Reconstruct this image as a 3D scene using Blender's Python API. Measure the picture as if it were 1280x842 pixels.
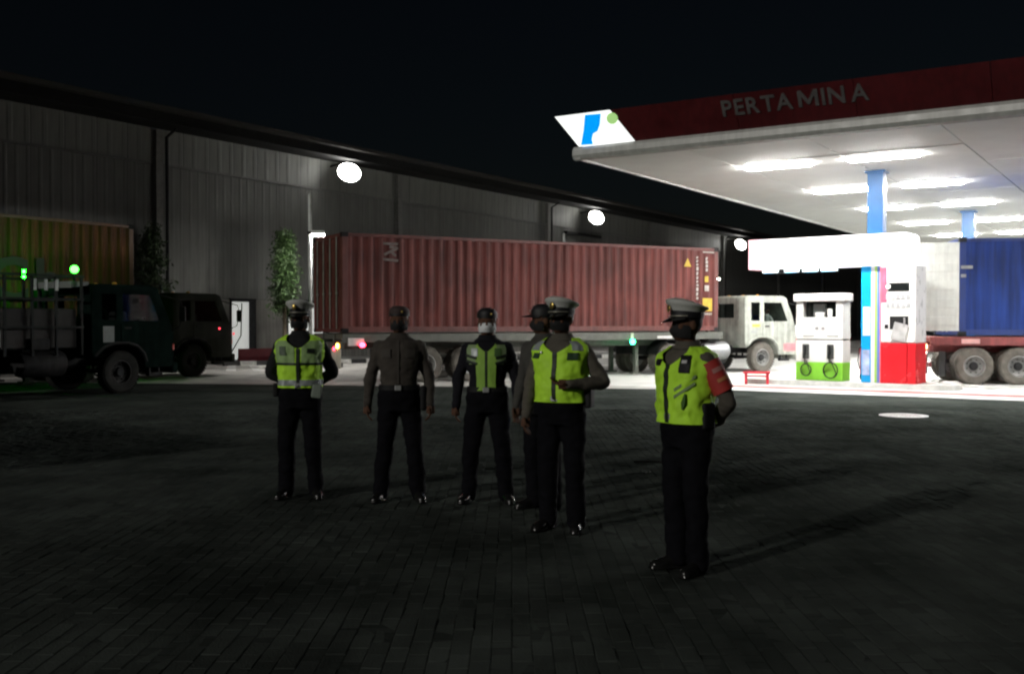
import bpy, bmesh, math, random
import numpy as np
from mathutils import Vector, Matrix, noise
random.seed(7); np.random.seed(7)
for o in list(bpy.data.objects): bpy.data.objects.remove(o)
scene = bpy.context.scene
COL = scene.collection
R = math.radians

# ------------------------------------------------------------------ camera, sky, sun, exposure
CAM_H, F, HOR = 1.6, 1280.0, 403.0            # eye height, focal length and horizon row in photo pixels
cd = bpy.data.cameras.new('camera'); cam = bpy.data.objects.new('camera', cd); COL.objects.link(cam)
cam.location = (0, 0, CAM_H); cam.rotation_euler = (R(90) - math.atan((421 - HOR) / F), 0, 0)
cd.sensor_width = 36; cd.lens = 36 * F / 1280; cd.clip_end = 2000; cd.clip_start = 0.05
scene.camera = cam
SUN_AZ = math.atan2(0.70, 0.715); SUN_EL = R(18)   # light travels towards +x +y: low, from behind the camera's left shoulder
world = bpy.data.worlds.new('World'); scene.world = world; world.use_nodes = True
wn = world.node_tree
sky = wn.nodes.new('ShaderNodeTexSky'); sky.sky_type = 'NISHITA'; sky.sun_disc = False
sky.sun_elevation = SUN_EL; sky.sun_rotation = math.pi + SUN_AZ
bg = wn.nodes['Background']; bg.inputs[1].default_value = 0.0008
wn.links.new(sky.outputs[0], bg.inputs[0])
sl = bpy.data.lights.new('sun', 'SUN'); sl.energy = 0.9; sl.angle = R(1.5); sl.color = (1.0, 0.97, 0.9)
so = bpy.data.objects.new('sun', sl); COL.objects.link(so)
sd = Vector((math.sin(SUN_AZ) * math.cos(SUN_EL), math.cos(SUN_AZ) * math.cos(SUN_EL), -math.sin(SUN_EL)))
so.rotation_euler = sd.to_track_quat('-Z', 'Y').to_euler(); so.location = (-30, -30, 30)
vs = scene.view_settings; vs.view_transform = 'Standard'; vs.look = 'None'; vs.exposure = 0; vs.gamma = 1
scene.render.engine = 'CYCLES'; scene.cycles.use_denoising = True; scene.cycles.filter_width = 2.3
scene.cycles.max_bounces = 6; scene.cycles.diffuse_bounces = 3; scene.cycles.glossy_bounces = 3
scene.cycles.transparent_max_bounces = 8; scene.cycles.sample_clamp_indirect = 4
scene.cycles.caustics_reflective = False; scene.cycles.caustics_refractive = False

def at(px, py, Y):                            # photo pixel + distance -> point
    return Vector(((px - 640) / F * Y, Y, CAM_H + (HOR - py) / F * Y))

# ------------------------------------------------------------------ materials
MATS = {}
def M(name, col, rough=0.6, metal=0.0, var=0.2, scale=5.0, bump=0.0, bscale=60.0, streak=0.0, emit=0.0, spec=0.5, world=False, island=0.0):
    if name in MATS: return MATS[name]
    m = bpy.data.materials.new(name); m.use_nodes = True; MATS[name] = m
    nt = m.node_tree; N = nt.nodes; L = nt.links; b = N['Principled BSDF']
    b.inputs['Roughness'].default_value = rough; b.inputs['Metallic'].default_value = metal
    b.inputs['Specular IOR Level'].default_value = spec
    c4 = (*col, 1)
    if world: co = N.new('ShaderNodeNewGeometry').outputs['Position']
    else: co = N.new('ShaderNodeTexCoord').outputs['Object']
    n1 = N.new('ShaderNodeTexNoise'); n1.inputs['Scale'].default_value = scale; n1.inputs['Detail'].default_value = 6
    L.new(co, n1.inputs['Vector'])
    mr = N.new('ShaderNodeMapRange'); mr.inputs[1].default_value = .3; mr.inputs[2].default_value = .7
    mr.inputs[3].default_value = 1 - var; mr.inputs[4].default_value = 1 + var * .6
    L.new(n1.outputs[0], mr.inputs[0]); fac = mr.outputs[0]
    def mul(a, bb):
        x = N.new('ShaderNodeMath'); x.operation = 'MULTIPLY'; L.new(a, x.inputs[0]); L.new(bb, x.inputs[1]); return x.outputs[0]
    if streak:
        mp = N.new('ShaderNodeMapping'); mp.inputs['Scale'].default_value = (7, 7, .5); L.new(co, mp.inputs[0])
        n2 = N.new('ShaderNodeTexNoise'); n2.inputs['Scale'].default_value = 1.3; n2.inputs['Detail'].default_value = 5; L.new(mp.outputs[0], n2.inputs['Vector'])
        m2 = N.new('ShaderNodeMapRange'); m2.inputs[1].default_value = .38; m2.inputs[2].default_value = .66; m2.inputs[3].default_value = 1 - streak; m2.inputs[4].default_value = 1.08
        L.new(n2.outputs[0], m2.inputs[0]); fac = mul(fac, m2.outputs[0])
    if island:
        for src in (N.new('ShaderNodeNewGeometry').outputs['Random Per Island'], N.new('ShaderNodeObjectInfo').outputs['Random']):
            m3 = N.new('ShaderNodeMapRange'); m3.inputs[3].default_value = 1 - island; m3.inputs[4].default_value = 1 + island
            L.new(src, m3.inputs[0]); fac = mul(fac, m3.outputs[0])
    mx = N.new('ShaderNodeVectorMath'); mx.operation = 'SCALE'; mx.inputs[0].default_value = col
    L.new(fac, mx.inputs['Scale']); L.new(mx.outputs[0], b.inputs['Base Color'])
    r2 = N.new('ShaderNodeMapRange'); r2.inputs[3].default_value = max(.03, rough - .12); r2.inputs[4].default_value = min(1, rough + .12)
    L.new(n1.outputs[0], r2.inputs[0]); L.new(r2.outputs[0], b.inputs['Roughness'])
    if bump:
        n3 = N.new('ShaderNodeTexNoise'); n3.inputs['Scale'].default_value = bscale; n3.inputs['Detail'].default_value = 4; L.new(co, n3.inputs['Vector'])
        bp = N.new('ShaderNodeBump'); bp.inputs['Strength'].default_value = bump; bp.inputs['Distance'].default_value = .02
        L.new(n3.outputs[0], bp.inputs['Height']); L.new(bp.outputs[0], b.inputs['Normal'])
    if emit:
        b.inputs['Emission Color'].default_value = c4; b.inputs['Emission Strength'].default_value = emit
    return m

def glass(name='cab_glass', tint=(.55, .62, .6)):
    if name in MATS: return MATS[name]
    m = bpy.data.materials.new(name); m.use_nodes = True; MATS[name] = m
    nt = m.node_tree; N = nt.nodes; L = nt.links; N.remove(N['Principled BSDF'])
    t = N.new('ShaderNodeBsdfTransparent'); t.inputs[0].default_value = (*tint, 1)
    g = N.new('ShaderNodeBsdfGlossy'); g.inputs['Roughness'].default_value = .04
    f = N.new('ShaderNodeFresnel'); f.inputs[0].default_value = 1.3
    x = N.new('ShaderNodeMixShader'); L.new(f.outputs[0], x.inputs[0]); L.new(t.outputs[0], x.inputs[1]); L.new(g.outputs[0], x.inputs[2])
    L.new(x.outputs[0], N['Material Output'].inputs[0]); return m

# ------------------------------------------------------------------ mesh builder
class MB:
    def __init__(s): s.v = []; s.f = []
    def add(s, vs_, fs):
        o = len(s.v); s.v += [tuple(v) for v in vs_]; s.f += [tuple(i + o for i in f) for f in fs]; return s
    def box(s, c, d, rot=None, ch=0.0):
        cx, cy, cz = c; hx, hy, hz = d[0] / 2, d[1] / 2, d[2] / 2
        if ch <= 0:
            vs_ = [Vector((x * hx, y * hy, z * hz)) for z in (-1, 1) for y in (-1, 1) for x in (-1, 1)]
            fs = [(0, 2, 3, 1), (4, 5, 7, 6), (0, 1, 5, 4), (2, 6, 7, 3), (0, 4, 6, 2), (1, 3, 7, 5)]
        else:
            ch = min(ch, hx * .9, hy * .9, hz * .9); vs_ = []; fs = []
            bm = bmesh.new(); bmesh.ops.create_cube(bm, size=2)
            for v in bm.verts: v.co = Vector((v.co.x * hx, v.co.y * hy, v.co.z * hz))
            bmesh.ops.bevel(bm, geom=bm.edges[:] , offset=ch, segments=2, affect='EDGES', profile=.5)
            bm.verts.index_update(); vs_ = [v.co.copy() for v in bm.verts]; fs = [[v.index for v in f.verts] for f in bm.faces]; bm.free()
        if rot is not None: vs_ = [rot @ v for v in vs_]
        return s.add([v + Vector(c) for v in vs_], fs)
    def bb(s, x0, x1, y0, y1, z0, z1, ch=0.0):
        return s.box(((x0 + x1) / 2, (y0 + y1) / 2, (z0 + z1) / 2), (abs(x1 - x0), abs(y1 - y0), abs(z1 - z0)), None, ch)
    def tube(s, pts, r, n=10, cap=True, flat=None):
        pts = [Vector(p) for p in pts]; rs = r if isinstance(r, (list, tuple)) else [r] * len(pts)
        rings = []; up = None
        for i, p in enumerate(pts):
            d = (pts[min(i + 1, len(pts) - 1)] - pts[max(i - 1, 0)]).normalized()
            if up is None: up = Vector((0, 0, 1)) if abs(d.z) < .9 else Vector((1, 0, 0))
            u = (up - d * up.dot(d)).normalized(); w = d.cross(u); up = u
            k = rs[i] if isinstance(rs[i], (list, tuple)) else (rs[i], rs[i])
            rings.append([p + u * (math.cos(2 * math.pi * j / n) * k[0]) + w * (math.sin(2 * math.pi * j / n) * k[1]) for j in range(n)])
        return s.rings(rings, cap)
    def rings(s, rings, cap=True, closed=True):
        n = len(rings[0]); vs_ = [v for r_ in rings for v in r_]; fs = []
        for i in range(len(rings) - 1):
            for j in range(n if closed else n - 1):
                a, b = i * n + j, i * n + (j + 1) % n
                fs.append((a, b, b + n, a + n))
        if cap and closed: fs.append(tuple(range(n - 1, -1, -1))); fs.append(tuple(range((len(rings) - 1) * n, len(rings) * n)))
        return s.add(vs_, fs)
    def lathe(s, prof, c=(0, 0, 0), axis='z', n=24, cap=True):
        c = Vector(c); rings = []
        for r_, h in prof:
            ring = []
            for j in range(n):
                a = 2 * math.pi * j / n; x, y = r_ * math.cos(a), r_ * math.sin(a)
                ring.append(c + {'z': Vector((x, y, h)), 'y': Vector((x, h, -y)), 'x': Vector((h, x, y))}[axis])
            rings.append(ring)
        return s.rings(rings, cap)
    def ell(s, c, r_, n=16, m=10, rot=None):
        c = Vector(c); rings = []
        for i in range(m + 1):
            t = math.pi * i / m; t = min(max(t, .02), math.pi - .02)
            ring = []
            for j in range(n):
                a = 2 * math.pi * j / n
                v = Vector((math.sin(t) * math.cos(a) * r_[0], math.sin(t) * math.sin(a) * r_[1], -math.cos(t) * r_[2]))
                ring.append(c + (rot @ v if rot is not None else v))
            rings.append(ring)
        return s.rings(rings)
    def prism(s, poly, y0, y1, axes='xz'):       # poly in two axes, extruded along the third
        n = len(poly)
        def P(p, t):
            return (p[0], t, p[1]) if axes == 'xz' else ((p[0], p[1], t) if axes == 'xy' else (t, p[0], p[1]))
        vs_ = [P(p, y0) for p in poly] + [P(p, y1) for p in poly]
        fs = [tuple(range(n)), tuple(range(2 * n - 1, n - 1, -1))] + [(i, i + n, (i + 1) % n + n, (i + 1) % n) for i in range(n)]
        return s.add(vs_, fs)
    def xf(s, mtx):
        s.v = [tuple(mtx @ Vector(v)) for v in s.v]; return s
    def mesh(s, name, mat, smooth=False, angle=40):
        me = bpy.data.meshes.new(name); me.from_pydata(s.v, [], s.f); me.update()
        bm = bmesh.new(); bm.from_mesh(me); bmesh.ops.recalc_face_normals(bm, faces=bm.faces); bm.to_mesh(me); bm.free()
        if mat is not None: me.materials.append(mat)
        if smooth:
            me.shade_smooth()
            if angle < 180:
                try: me.set_sharp_from_angle(angle=R(angle))
                except Exception: pass
        return me
    def build(s, name, mat, parent=None, smooth=False, angle=40, loc=None, rot=None):
        o = bpy.data.objects.new(name, s.mesh(name, mat, smooth, angle)); COL.objects.link(o)
        if parent is not None: o.parent = parent
        if loc is not None: o.location = loc
        if rot is not None: o.rotation_euler = rot
        return o

def place(name, me, parent=None, loc=(0, 0, 0), rot=(0, 0, 0), scale=None):
    o = bpy.data.objects.new(name, me); COL.objects.link(o); o.location = loc; o.rotation_euler = rot
    if parent is not None: o.parent = parent
    if scale: o.scale = scale
    return o
def tag(o, label, cat, group=None):
    o['label'] = label; o['category'] = cat
    if group: o['group'] = group
    return o
def struct(o): o['kind'] = 'structure'; return o
def thing(name, label, cat, loc=(0, 0, 0), rotz=0, group=None):
    o = bpy.data.objects.new(name, None); COL.objects.link(o); o.empty_display_size = .2
    o.location = loc; o.rotation_euler = (0, 0, rotz); return tag(o, label, cat, group)
def evaluated(o):
    dg = bpy.context.evaluated_depsgraph_get(); e = o.evaluated_get(dg)
    me = bpy.data.meshes.new_from_object(e); return me
def kill(o):
    me = o.data; bpy.data.objects.remove(o)
    if me and me.users == 0 and isinstance(me, bpy.types.Mesh): bpy.data.meshes.remove(me)
def text_mesh(ch, size, depth=.01, bold=.0):
    cu = bpy.data.curves.new('t', 'FONT'); cu.body = ch; cu.size = size; cu.extrude = depth; cu.offset = bold; cu.resolution_u = 3
    o = bpy.data.objects.new('t', cu); COL.objects.link(o)
    me = evaluated(o); bpy.data.objects.remove(o); bpy.data.curves.remove(cu); return me

# palette
white = M('white_paint', (.78, .78, .76), .35, var=.08, streak=.08)
cream = M('truck_white', (.44, .46, .41), .45, var=.2, streak=.25, spec=.3)
black = M('black_plastic', (.012, .012, .013), .6, var=.3, spec=.2)
rubber = M('rubber', (.018, .018, .017), .9, var=.4, bump=.2, spec=.15)
rubber_d = M('dusty_rubber', (.13, .12, .105), .95, var=.35, bump=.2, spec=.1)
steel = M('galvanised', (.42, .43, .43), .45, .7, var=.2)
dsteel = M('dark_steel', (.02, .02, .021), .7, 0, var=.4, streak=.3, spec=.15)
rim_m = M('rim_grey', (.3, .3, .29), .55, .2, var=.35)
chrome = M('chrome', (.7, .7, .7), .15, 1, var=.1)
red_p = M('red_paint', (.55, .02, .025), .4, var=.15)
green_p = M('lime_paint', (.22, .58, .04), .4, var=.1)

# ------------------------------------------------------------------ ground
def sheet(name, pts, z, mat):
    mb = MB(); mb.add([(x, y, z) for x, y in pts], [tuple(range(len(pts)))]); return struct(mb.build(name, mat))
def paver_sheet_mat():
    m = M('yard_far_pavers', (.058, .066, .060), .9, var=.4, scale=.6, bump=.25, bscale=30, world=True, spec=0)
    nt = m.node_tree; N = nt.nodes; L = nt.links; b = N['Principled BSDF']
    src = b.inputs['Base Color'].links[0].from_socket
    br = N.new('ShaderNodeTexBrick'); br.inputs['Scale'].default_value = 5; br.inputs['Mortar Size'].default_value = .03
    br.inputs['Color1'].default_value = (1, 1, 1, 1); br.inputs['Color2'].default_value = (.72, .72, .72, 1); br.inputs['Mortar'].default_value = (.6, .6, .6, 1)
    br.inputs['Brick Width'].default_value = .5; br.inputs['Row Height'].default_value = 1
    mp = N.new('ShaderNodeMapping'); mp.inputs['Rotation'].default_value = (0, 0, R(90)); L.new(N.new('ShaderNodeNewGeometry').outputs['Position'], mp.inputs[0]); L.new(mp.outputs[0], br.inputs['Vector'])
    x = N.new('ShaderNodeVectorMath'); x.operation = 'MULTIPLY'; L.new(src, x.inputs[0]); L.new(br.outputs[0], x.inputs[1]); L.new(x.outputs[0], b.inputs['Base Color'])
    return m
sheet('ground', [(-400, -300), (400, -300), (400, 500), (-400, 500)], -.03, M('soil', (.05, .048, .042), .9, var=.3, world=True, scale=.3))
sheet('yard', [(-70, -30), (60, -30), (60, 34), (-70, 34)], .0030, paver_sheet_mat())
conc = M('concrete', (.5, .49, .465), .75, var=.28, scale=.7, bump=.15, bscale=25, world=True)
AX = Vector((.836, -.549, 0)); BX = Vector((.549, .836, 0))     # canopy / warehouse axes
PHI_A = math.atan2(AX.y, AX.x); PHI_B = math.atan2(BX.y, BX.x)
E0 = Vector((5.05, 24.3, 0)); E1 = E0 + AX * 40
sheet('concrete_road', [(-60, 33), (-14, 27.4), (-6.4, 26.4), (E0.x, E0.y), (E1.x, E1.y), (120, 100), (60, 160), (-60, 120)], .007, conc)
def strip(name, o0, o1, s0, s1, z, mat):
    p = [E0 + AX * s0 + BX * o0, E0 + AX * s1 + BX * o0, E0 + AX * s1 + BX * o1, E0 + AX * s0 + BX * o1]
    return sheet(name, [(q.x, q.y) for q in p], z, mat)
strip('station_apron', 0, 31, -7, 24, .011, M('apron_lit_concrete', (.70, .70, .67), .7, var=.18, scale=.8, bump=.1, bscale=25, world=True))  # paler than the road: canopy brightness and bounce put into its colour
strip('painted_white_line', .0, .42, -3.5, 24, .015, M('worn_white_line', (.7, .7, .68), .6, var=.3, scale=2, world=True))
strip('painted_red_line', .95, 1.75, -1.5, 24, .015, M('worn_red_line', (.36, .12, .11), .6, var=.45, scale=1.5, world=True))
for nm, pp in (('white_patch', [(282, 464), (295, 464), (295, 457), (284, 457)]), ('white_patch', [(317, 464), (333, 464), (326, 457), (311, 457)])):
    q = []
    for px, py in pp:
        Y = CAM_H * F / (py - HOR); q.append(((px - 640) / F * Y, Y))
    sheet(nm, q, .012, M('patch_white', (.8, .8, .78), .6, var=.1))  # flat white quads laid just above the concrete
# pavers: the nearest singly, the rest as one carpet
pav_m = M('paver', (.058, .066, .060), .9, var=.5, scale=.75, bump=.35, bscale=90, world=True, island=.14, spec=0)
PW, PD, G = .2, .1, .004
def paver_geo(cx, cy, tx=0, ty=0, dz=0, w=PD, d=PW):
    c = .004; hw, hd = w / 2 - G / 2, d / 2 - G / 2; vs_ = []
    for z, k in ((-.05, 0), (-c, 0), (0, c)):
        for sx, sy in ((-1, -1), (1, -1), (1, 1), (-1, 1)):
            x, y = sx * (hw - k), sy * (hd - k)
            vs_.append((cx + x, cy + y, z + dz + x * tx + y * ty))
    return vs_
PF = [(8, 9, 10, 11)] + [(a, b, b + 4, a + 4) for k in (0, 4) for a, b in ((k, k + 1), (k + 1, k + 2), (k + 2, k + 3), (k + 3, k))]
def stain(m):                                   # oil and tyre marks with shapes of their own
    nt = m.node_tree; N = nt.nodes; L = nt.links; b = N['Principled BSDF']; src = b.inputs['Base Color'].links[0].from_socket
    pos = N.new('ShaderNodeNewGeometry').outputs['Position']; cur = src
    for sc, rot, lo, hi, k in (((.35, .35, .35), 0, .34, .52, .74), ((1.6, .12, 1), .75, .32, .5, .82)):
        mp = N.new('ShaderNodeMapping'); mp.inputs['Scale'].default_value = sc; mp.inputs['Rotation'].default_value = (0, 0, rot); L.new(pos, mp.inputs[0])
        n = N.new('ShaderNodeTexNoise'); n.inputs['Scale'].default_value = 1; n.inputs['Detail'].default_value = 7; n.inputs['Roughness'].default_value = .65; L.new(mp.outputs[0], n.inputs['Vector'])
        r_ = N.new('ShaderNodeMapRange'); r_.inputs[1].default_value = lo; r_.inputs[2].default_value = hi; r_.inputs[3].default_value = k; r_.inputs[4].default_value = 1.06; L.new(n.outputs[0], r_.inputs[0])
        x = N.new('ShaderNodeVectorMath'); x.operation = 'SCALE'; L.new(cur, x.inputs[0]); L.new(r_.outputs[0], x.inputs['Scale']); cur = x.outputs[0]
    L.new(cur, b.inputs['Base Color'])
for m_ in (pav_m, MATS['yard_far_pavers'], MATS['concrete']): stain(m_)
yard_root = [o for o in bpy.data.objects if o.name == 'yard'][0]
pm = MB().add(paver_geo(0, 0), PF).mesh('paver', pav_m)
spots = []
rows = int((19 - 3.9) / PW)
for i in range(int(-11 / PD), int(11 / PD)):       # columns run away from the camera, joints offset by half
    cx = (i + .5) * PD
    for r_ in range(rows):
        cy = 3.9 + r_ * PW + (PW / 2 if i % 2 else 0)
        if abs(cx) < .5 * cy + .8: spots.append((cx, cy))
vis = sorted([s for s in spots if abs(s[0]) < .505 * s[1] and s[1] > 4.55], key=lambda s: s[1])[:300]
vset = set(vis); carpet = MB()
for cx, cy in vis:
    o = place('paver', pm, yard_root, (cx, cy, 0.006 + random.uniform(-.0035, .0035)), (random.gauss(0, .012), random.gauss(0, .02), random.gauss(0, .01)))
for s in spots:
    if s not in vset: carpet.add(paver_geo(s[0], s[1], random.gauss(0, .02), random.gauss(0, .012), .0 + random.uniform(-.0035, .0035)), PF)
me = bpy.data.meshes.new('paver_carpet'); me.from_pydata(carpet.v, [], carpet.f); me.update(); me.materials.append(pav_m)
pc = place('paver_carpet', me, yard_root, (0, 0, .006)); pc['kind'] = 'stuff'

# manhole cover and litter
c = at(1130, 520, CAM_H * F / (520 - HOR)); mh = thing('manhole_cover', 'round bare metal manhole cover shining in the dark paving', 'manhole cover', (c.x, c.y, .004))
MB().lathe([(.40, -.02), (.40, .012), (.34, .012), (.34, .006)], n=32).build('ring', steel, mh, True)
mm = MB().lathe([(.335, -.02), (.335, .012), (.32, .016)], n=32)
for i in range(-4, 5):
    h = math.sqrt(max(.29 ** 2 - (i * .065) ** 2, 0)); mm.box((i * .065, 0, .018), (.025, 2 * h, .008))
mm.build('lid', M('polished_cover', (.5, .5, .48), .38, .3, var=.2), mh)
c = at(808, 591, CAM_H * F / (591 - HOR))
lt = MB(); n = 6
for i in range(n + 1):
    for j in range(3): lt.v.append((-.045 + .09 * i / n, -.03 + .03 * j, .012 + .01 * math.sin(i * 1.9 + j)))
lt.f = [(i * 3 + j, i * 3 + j + 1, i * 3 + j + 4, i * 3 + j + 3) for i in range(n) for j in range(2)]
tag(lt.build('paper_scrap', white, None, True, loc=(c.x, c.y, .006), rot=(0, 0, .3)), 'crumpled white paper scrap lying on dark pavers', 'litter')
c = at(816, 580, CAM_H * F / (580 - HOR))
tag(MB().tube([(-.21, .01, .016), (-.05, -.008, .02), (.1, .006, .017), (.24, 0, .014)], [.007, .011, .01, .005], 7).build('wooden_stick', M('dark_wood', (.014, .012, .01), .8), None, True, loc=(c.x, c.y, .008), rot=(0, 0, -.12)), 'thin dark stick lying on pavers beside paper scrap', 'stick')

# kerb of painted stones
K0 = Vector((-10.6, 37.6, 0)); K1 = Vector((9.0, 48.5, 0)); kd = (K1 - K0).normalized(); kn = int((K1 - K0).length / .62)
kerb = struct(thing('kerb', '', '', K0, math.atan2(kd.y, kd.x)));
for k in ('label', 'category'): del kerb[k]
kw = MB().bb(-.3, .3, 0, .2, 0, .17, .02).mesh('kerb_stone', M('kerb_white', (.72, .72, .68), .7, var=.25, streak=.2)); kb = MB().bb(-.3, .3, 0, .2, 0, .17, .02).mesh('kerb_stone', M('kerb_black', (.03, .03, .03), .7, var=.3))
for i in range(kn): place('kerb_stone', kw if i % 2 else kb, kerb, (.31 + i * .62, random.uniform(-.01, .01), 0), (0, 0, random.gauss(0, .01)))
p = [K0, K1, K1 + Vector((-2, 3.6, 0)), K0 + Vector((-2, 3.6, 0))]
p2 = [(q.x - kd.y * .2, q.y + kd.x * .2) for q in p]
sheet('pavement', p2, .14, M('pavement_concrete', (.2, .2, .19), .8, var=.3, world=True, scale=1.2))

# ------------------------------------------------------------------ warehouse
WH = thing('warehouse', 'long grey metal clad warehouse with dark overhanging eave', 'warehouse', (-10.2, 41.0, 0), PHI_B)
wall_up = M('cladding_upper', (.16, .165, .15), .6, var=.22, scale=.5, streak=.10)
wall_lo = M('cladding_lower', (.125, .128, .118), .7, var=.22, scale=.5, streak=.16)
def ribbed(w, h, nr, depth, mat):
    mb = MB(); pts = []
    for i in range(nr):
        x0 = -w / 2 + w * i / nr; p_ = w / nr
        pts += [(x0, 0), (x0 + p_ * .62, 0), (x0 + p_ * .72, -depth), (x0 + p_ * .90, -depth)]
    pts.append((w / 2, 0))
    mb.rings([[(x, y, 0) for x, y in pts], [(x, y, h) for x, y in pts]], closed=False)
    return mb.mesh('cladding_sheet', mat)
SW = 1.2
lo_m = ribbed(SW - .03, 4.76, 3, .012, wall_lo); up_m = ribbed(SW - .03, 1.26, 2, .012, wall_up)
T0, T1 = -24, 108
MB().bb(T0, T1, .02, .3, 2.5, 8.6).build('wall', M('wall_core', (.06, .06, .058), .8), WH)
for i in range(int((T1 - T0) / SW)):
    x = T0 + SW * (i + .5)
    place('cladding_sheet', lo_m, WH, (x, random.uniform(-.012, 0), 2.52), (random.gauss(0, .0012), 0, random.gauss(0, .004)))
    place('cladding_sheet', up_m, WH, (x, -.02 + random.uniform(-.01, 0), 7.32), (random.gauss(0, .002), 0, random.gauss(0, .004)))
MB().bb(T0, T1, -.09, -.0, 7.26, 7.34).build('flashing', M('flashing', (.12, .12, .115), .6), WH)
plinth = M('plinth_render', (.17, .165, .15), .85, var=.35, scale=1.1, streak=.3, bump=.2)
openings = [(-1.4, -.2), (1.6, 4.0)]
xs = [T0] + [v for o_ in openings for v in o_] + [T1]
for i in range(0, len(xs), 2): MB().bb(xs[i], xs[i + 1], -.06, .28, 0, 2.5).build('plinth_wall', plinth, WH)
lit = M('wall_glow', (.9, .92, .88), .8, emit=.42, var=.04)  # glow stands in for a pale low wall lit by the pole lamp
for x0, x1 in openings:
    d = MB().bb(x0, x1, .25, .27, 0, 2.5).build('glow_panel', lit, WH)
    MB().bb(x0 - .06, x0 + .02, -.10, .24, 0, 2.46).bb(x1 - .02, x1 + .06, -.10, .24, 0, 2.46).bb(x0 - .06, x1 + .06, -.11, .24, 2.42, 2.54).build('glow_surround', dsteel, d)  # dark surround round each glowing panel
for k in range(9):
    x = -18.3 + k * 13.5
    MB().bb(x - .15, x + .15, -.22, 0, 0, 8.5).build('pilaster', M('pilaster', (.17, .17, .16), .7, spec=.2), WH)
    if k % 2: MB().tube([(x + .35, -.17, .1), (x + .35, -.17, 8.3), (x + .35, -.8, 8.62)], .06, 8).build('downpipe', dsteel, WH, True)
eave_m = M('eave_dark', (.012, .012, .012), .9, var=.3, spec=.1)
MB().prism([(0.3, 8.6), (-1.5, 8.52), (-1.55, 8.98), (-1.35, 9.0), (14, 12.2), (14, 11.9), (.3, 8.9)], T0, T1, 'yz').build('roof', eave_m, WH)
MB().prism([(-1.58, 8.86), (-1.72, 8.9), (-1.74, 9.04), (-1.70, 9.05), (-1.66, 8.96), (-1.57, 8.92)], T0, T1, 'yz').build('gutter', M('gutter', (.03, .028, .026), .7, spec=.2), WH)
MB().bb(24.2, 28.5, -.25, -.02, 6.9, 7.05).bb(24.2, 28.5, -.5, -.02, 6.25, 6.33).build('louvre', dsteel, WH)

def floodlight(t, z, label, estr=900, size=(.98, .88)):
    p_ = Vector((-10.2, 41, 0)) + BX * t
    r_ = thing('floodlight', label, 'floodlight', (p_.x, p_.y, z), PHI_B, 'floodlights along the warehouse wall')
    MB().tube([(0, 0.0, .35), (0, -.5, .42), (0, -1.05, .12)], .035, 8).bb(-.12, .12, -.02, .03, .2, .5).build('arm', dsteel, r_, True)
    R4 = Matrix.Translation((0, -1.1, 0)) @ Matrix.Rotation(R(-30), 4, 'Z') @ Matrix.Rotation(R(-24), 4, 'X')
    ra, rb = size[0] / 2, size[1] / 2
    def oval(k, y): return [(math.cos(2 * math.pi * q / 28) * ra * k, y, math.sin(2 * math.pi * q / 28) * rb * k) for q in range(28)]
    MB().rings([oval(1.04, .02), oval(1.02, .05), oval(.8, .14), oval(.3, .2), oval(.28, .19), oval(.78, .12), oval(.99, .04), oval(1.0, .02)], cap=False).rings([oval(.3, .17), oval(.3, .21)]).xf(R4).build('reflector', M('lamp_housing', (.2, .2, .2), .6, .2), r_, True)
    MB().rings([oval(1.0, .0), oval(1.0, -.06), oval(.85, -.16), oval(.5, -.22), oval(.1, -.24)]).xf(R4).build('lens', M('flood_lens', (1, .98, .93), .5, emit=estr, var=0), r_, True)
floodlight(4.2, 8.0, 'floodlight on warehouse wall near the thin lamp pole', 45)
floodlight(26.2, 7.95, 'floodlight on warehouse wall above the middle of the red container', 45)
floodlight(50.4, 7.85, 'floodlight on warehouse wall between red container and filling station sign', 45)

# row of thin poles carrying small lamps in front of the warehouse
for px, Y, lb_ in ((388, 36, 'thin galvanised pole with small lit lamp beside narrow tree'), (705, 52, 'thin grey pole whose tip pokes above the red container roof'), (891, 72, 'thin pole with small lit lamp beyond the red container and white cab')):
    c = at(px, 0, Y); pl = thing('lamp_pole', lb_, 'lamp pole', (c.x, c.y, 0), 0, 'thin lamp poles in front of the warehouse')
    MB().lathe([(.12, 0), (.12, .03), (.07, .04), (.065, 6.1), (.0, 6.14)], n=12).build('pole', M('pole_paint', (.6, .61, .6), .5, .2), pl, True)
    l = MB().bb(.05, .5, -.12, .12, 4.68, 4.82, .03).build('lamp_head', white, pl)
    MB().bb(.09, .47, -.10, .10, 4.64, 4.68, .01).build('lens', M('small_lens', (1, .96, .9), .5, emit=900, var=0), l)
    MB().bb(-.08, .06, -.08, .08, 4.70, 4.80).build('clamp', dsteel, l)

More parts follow.
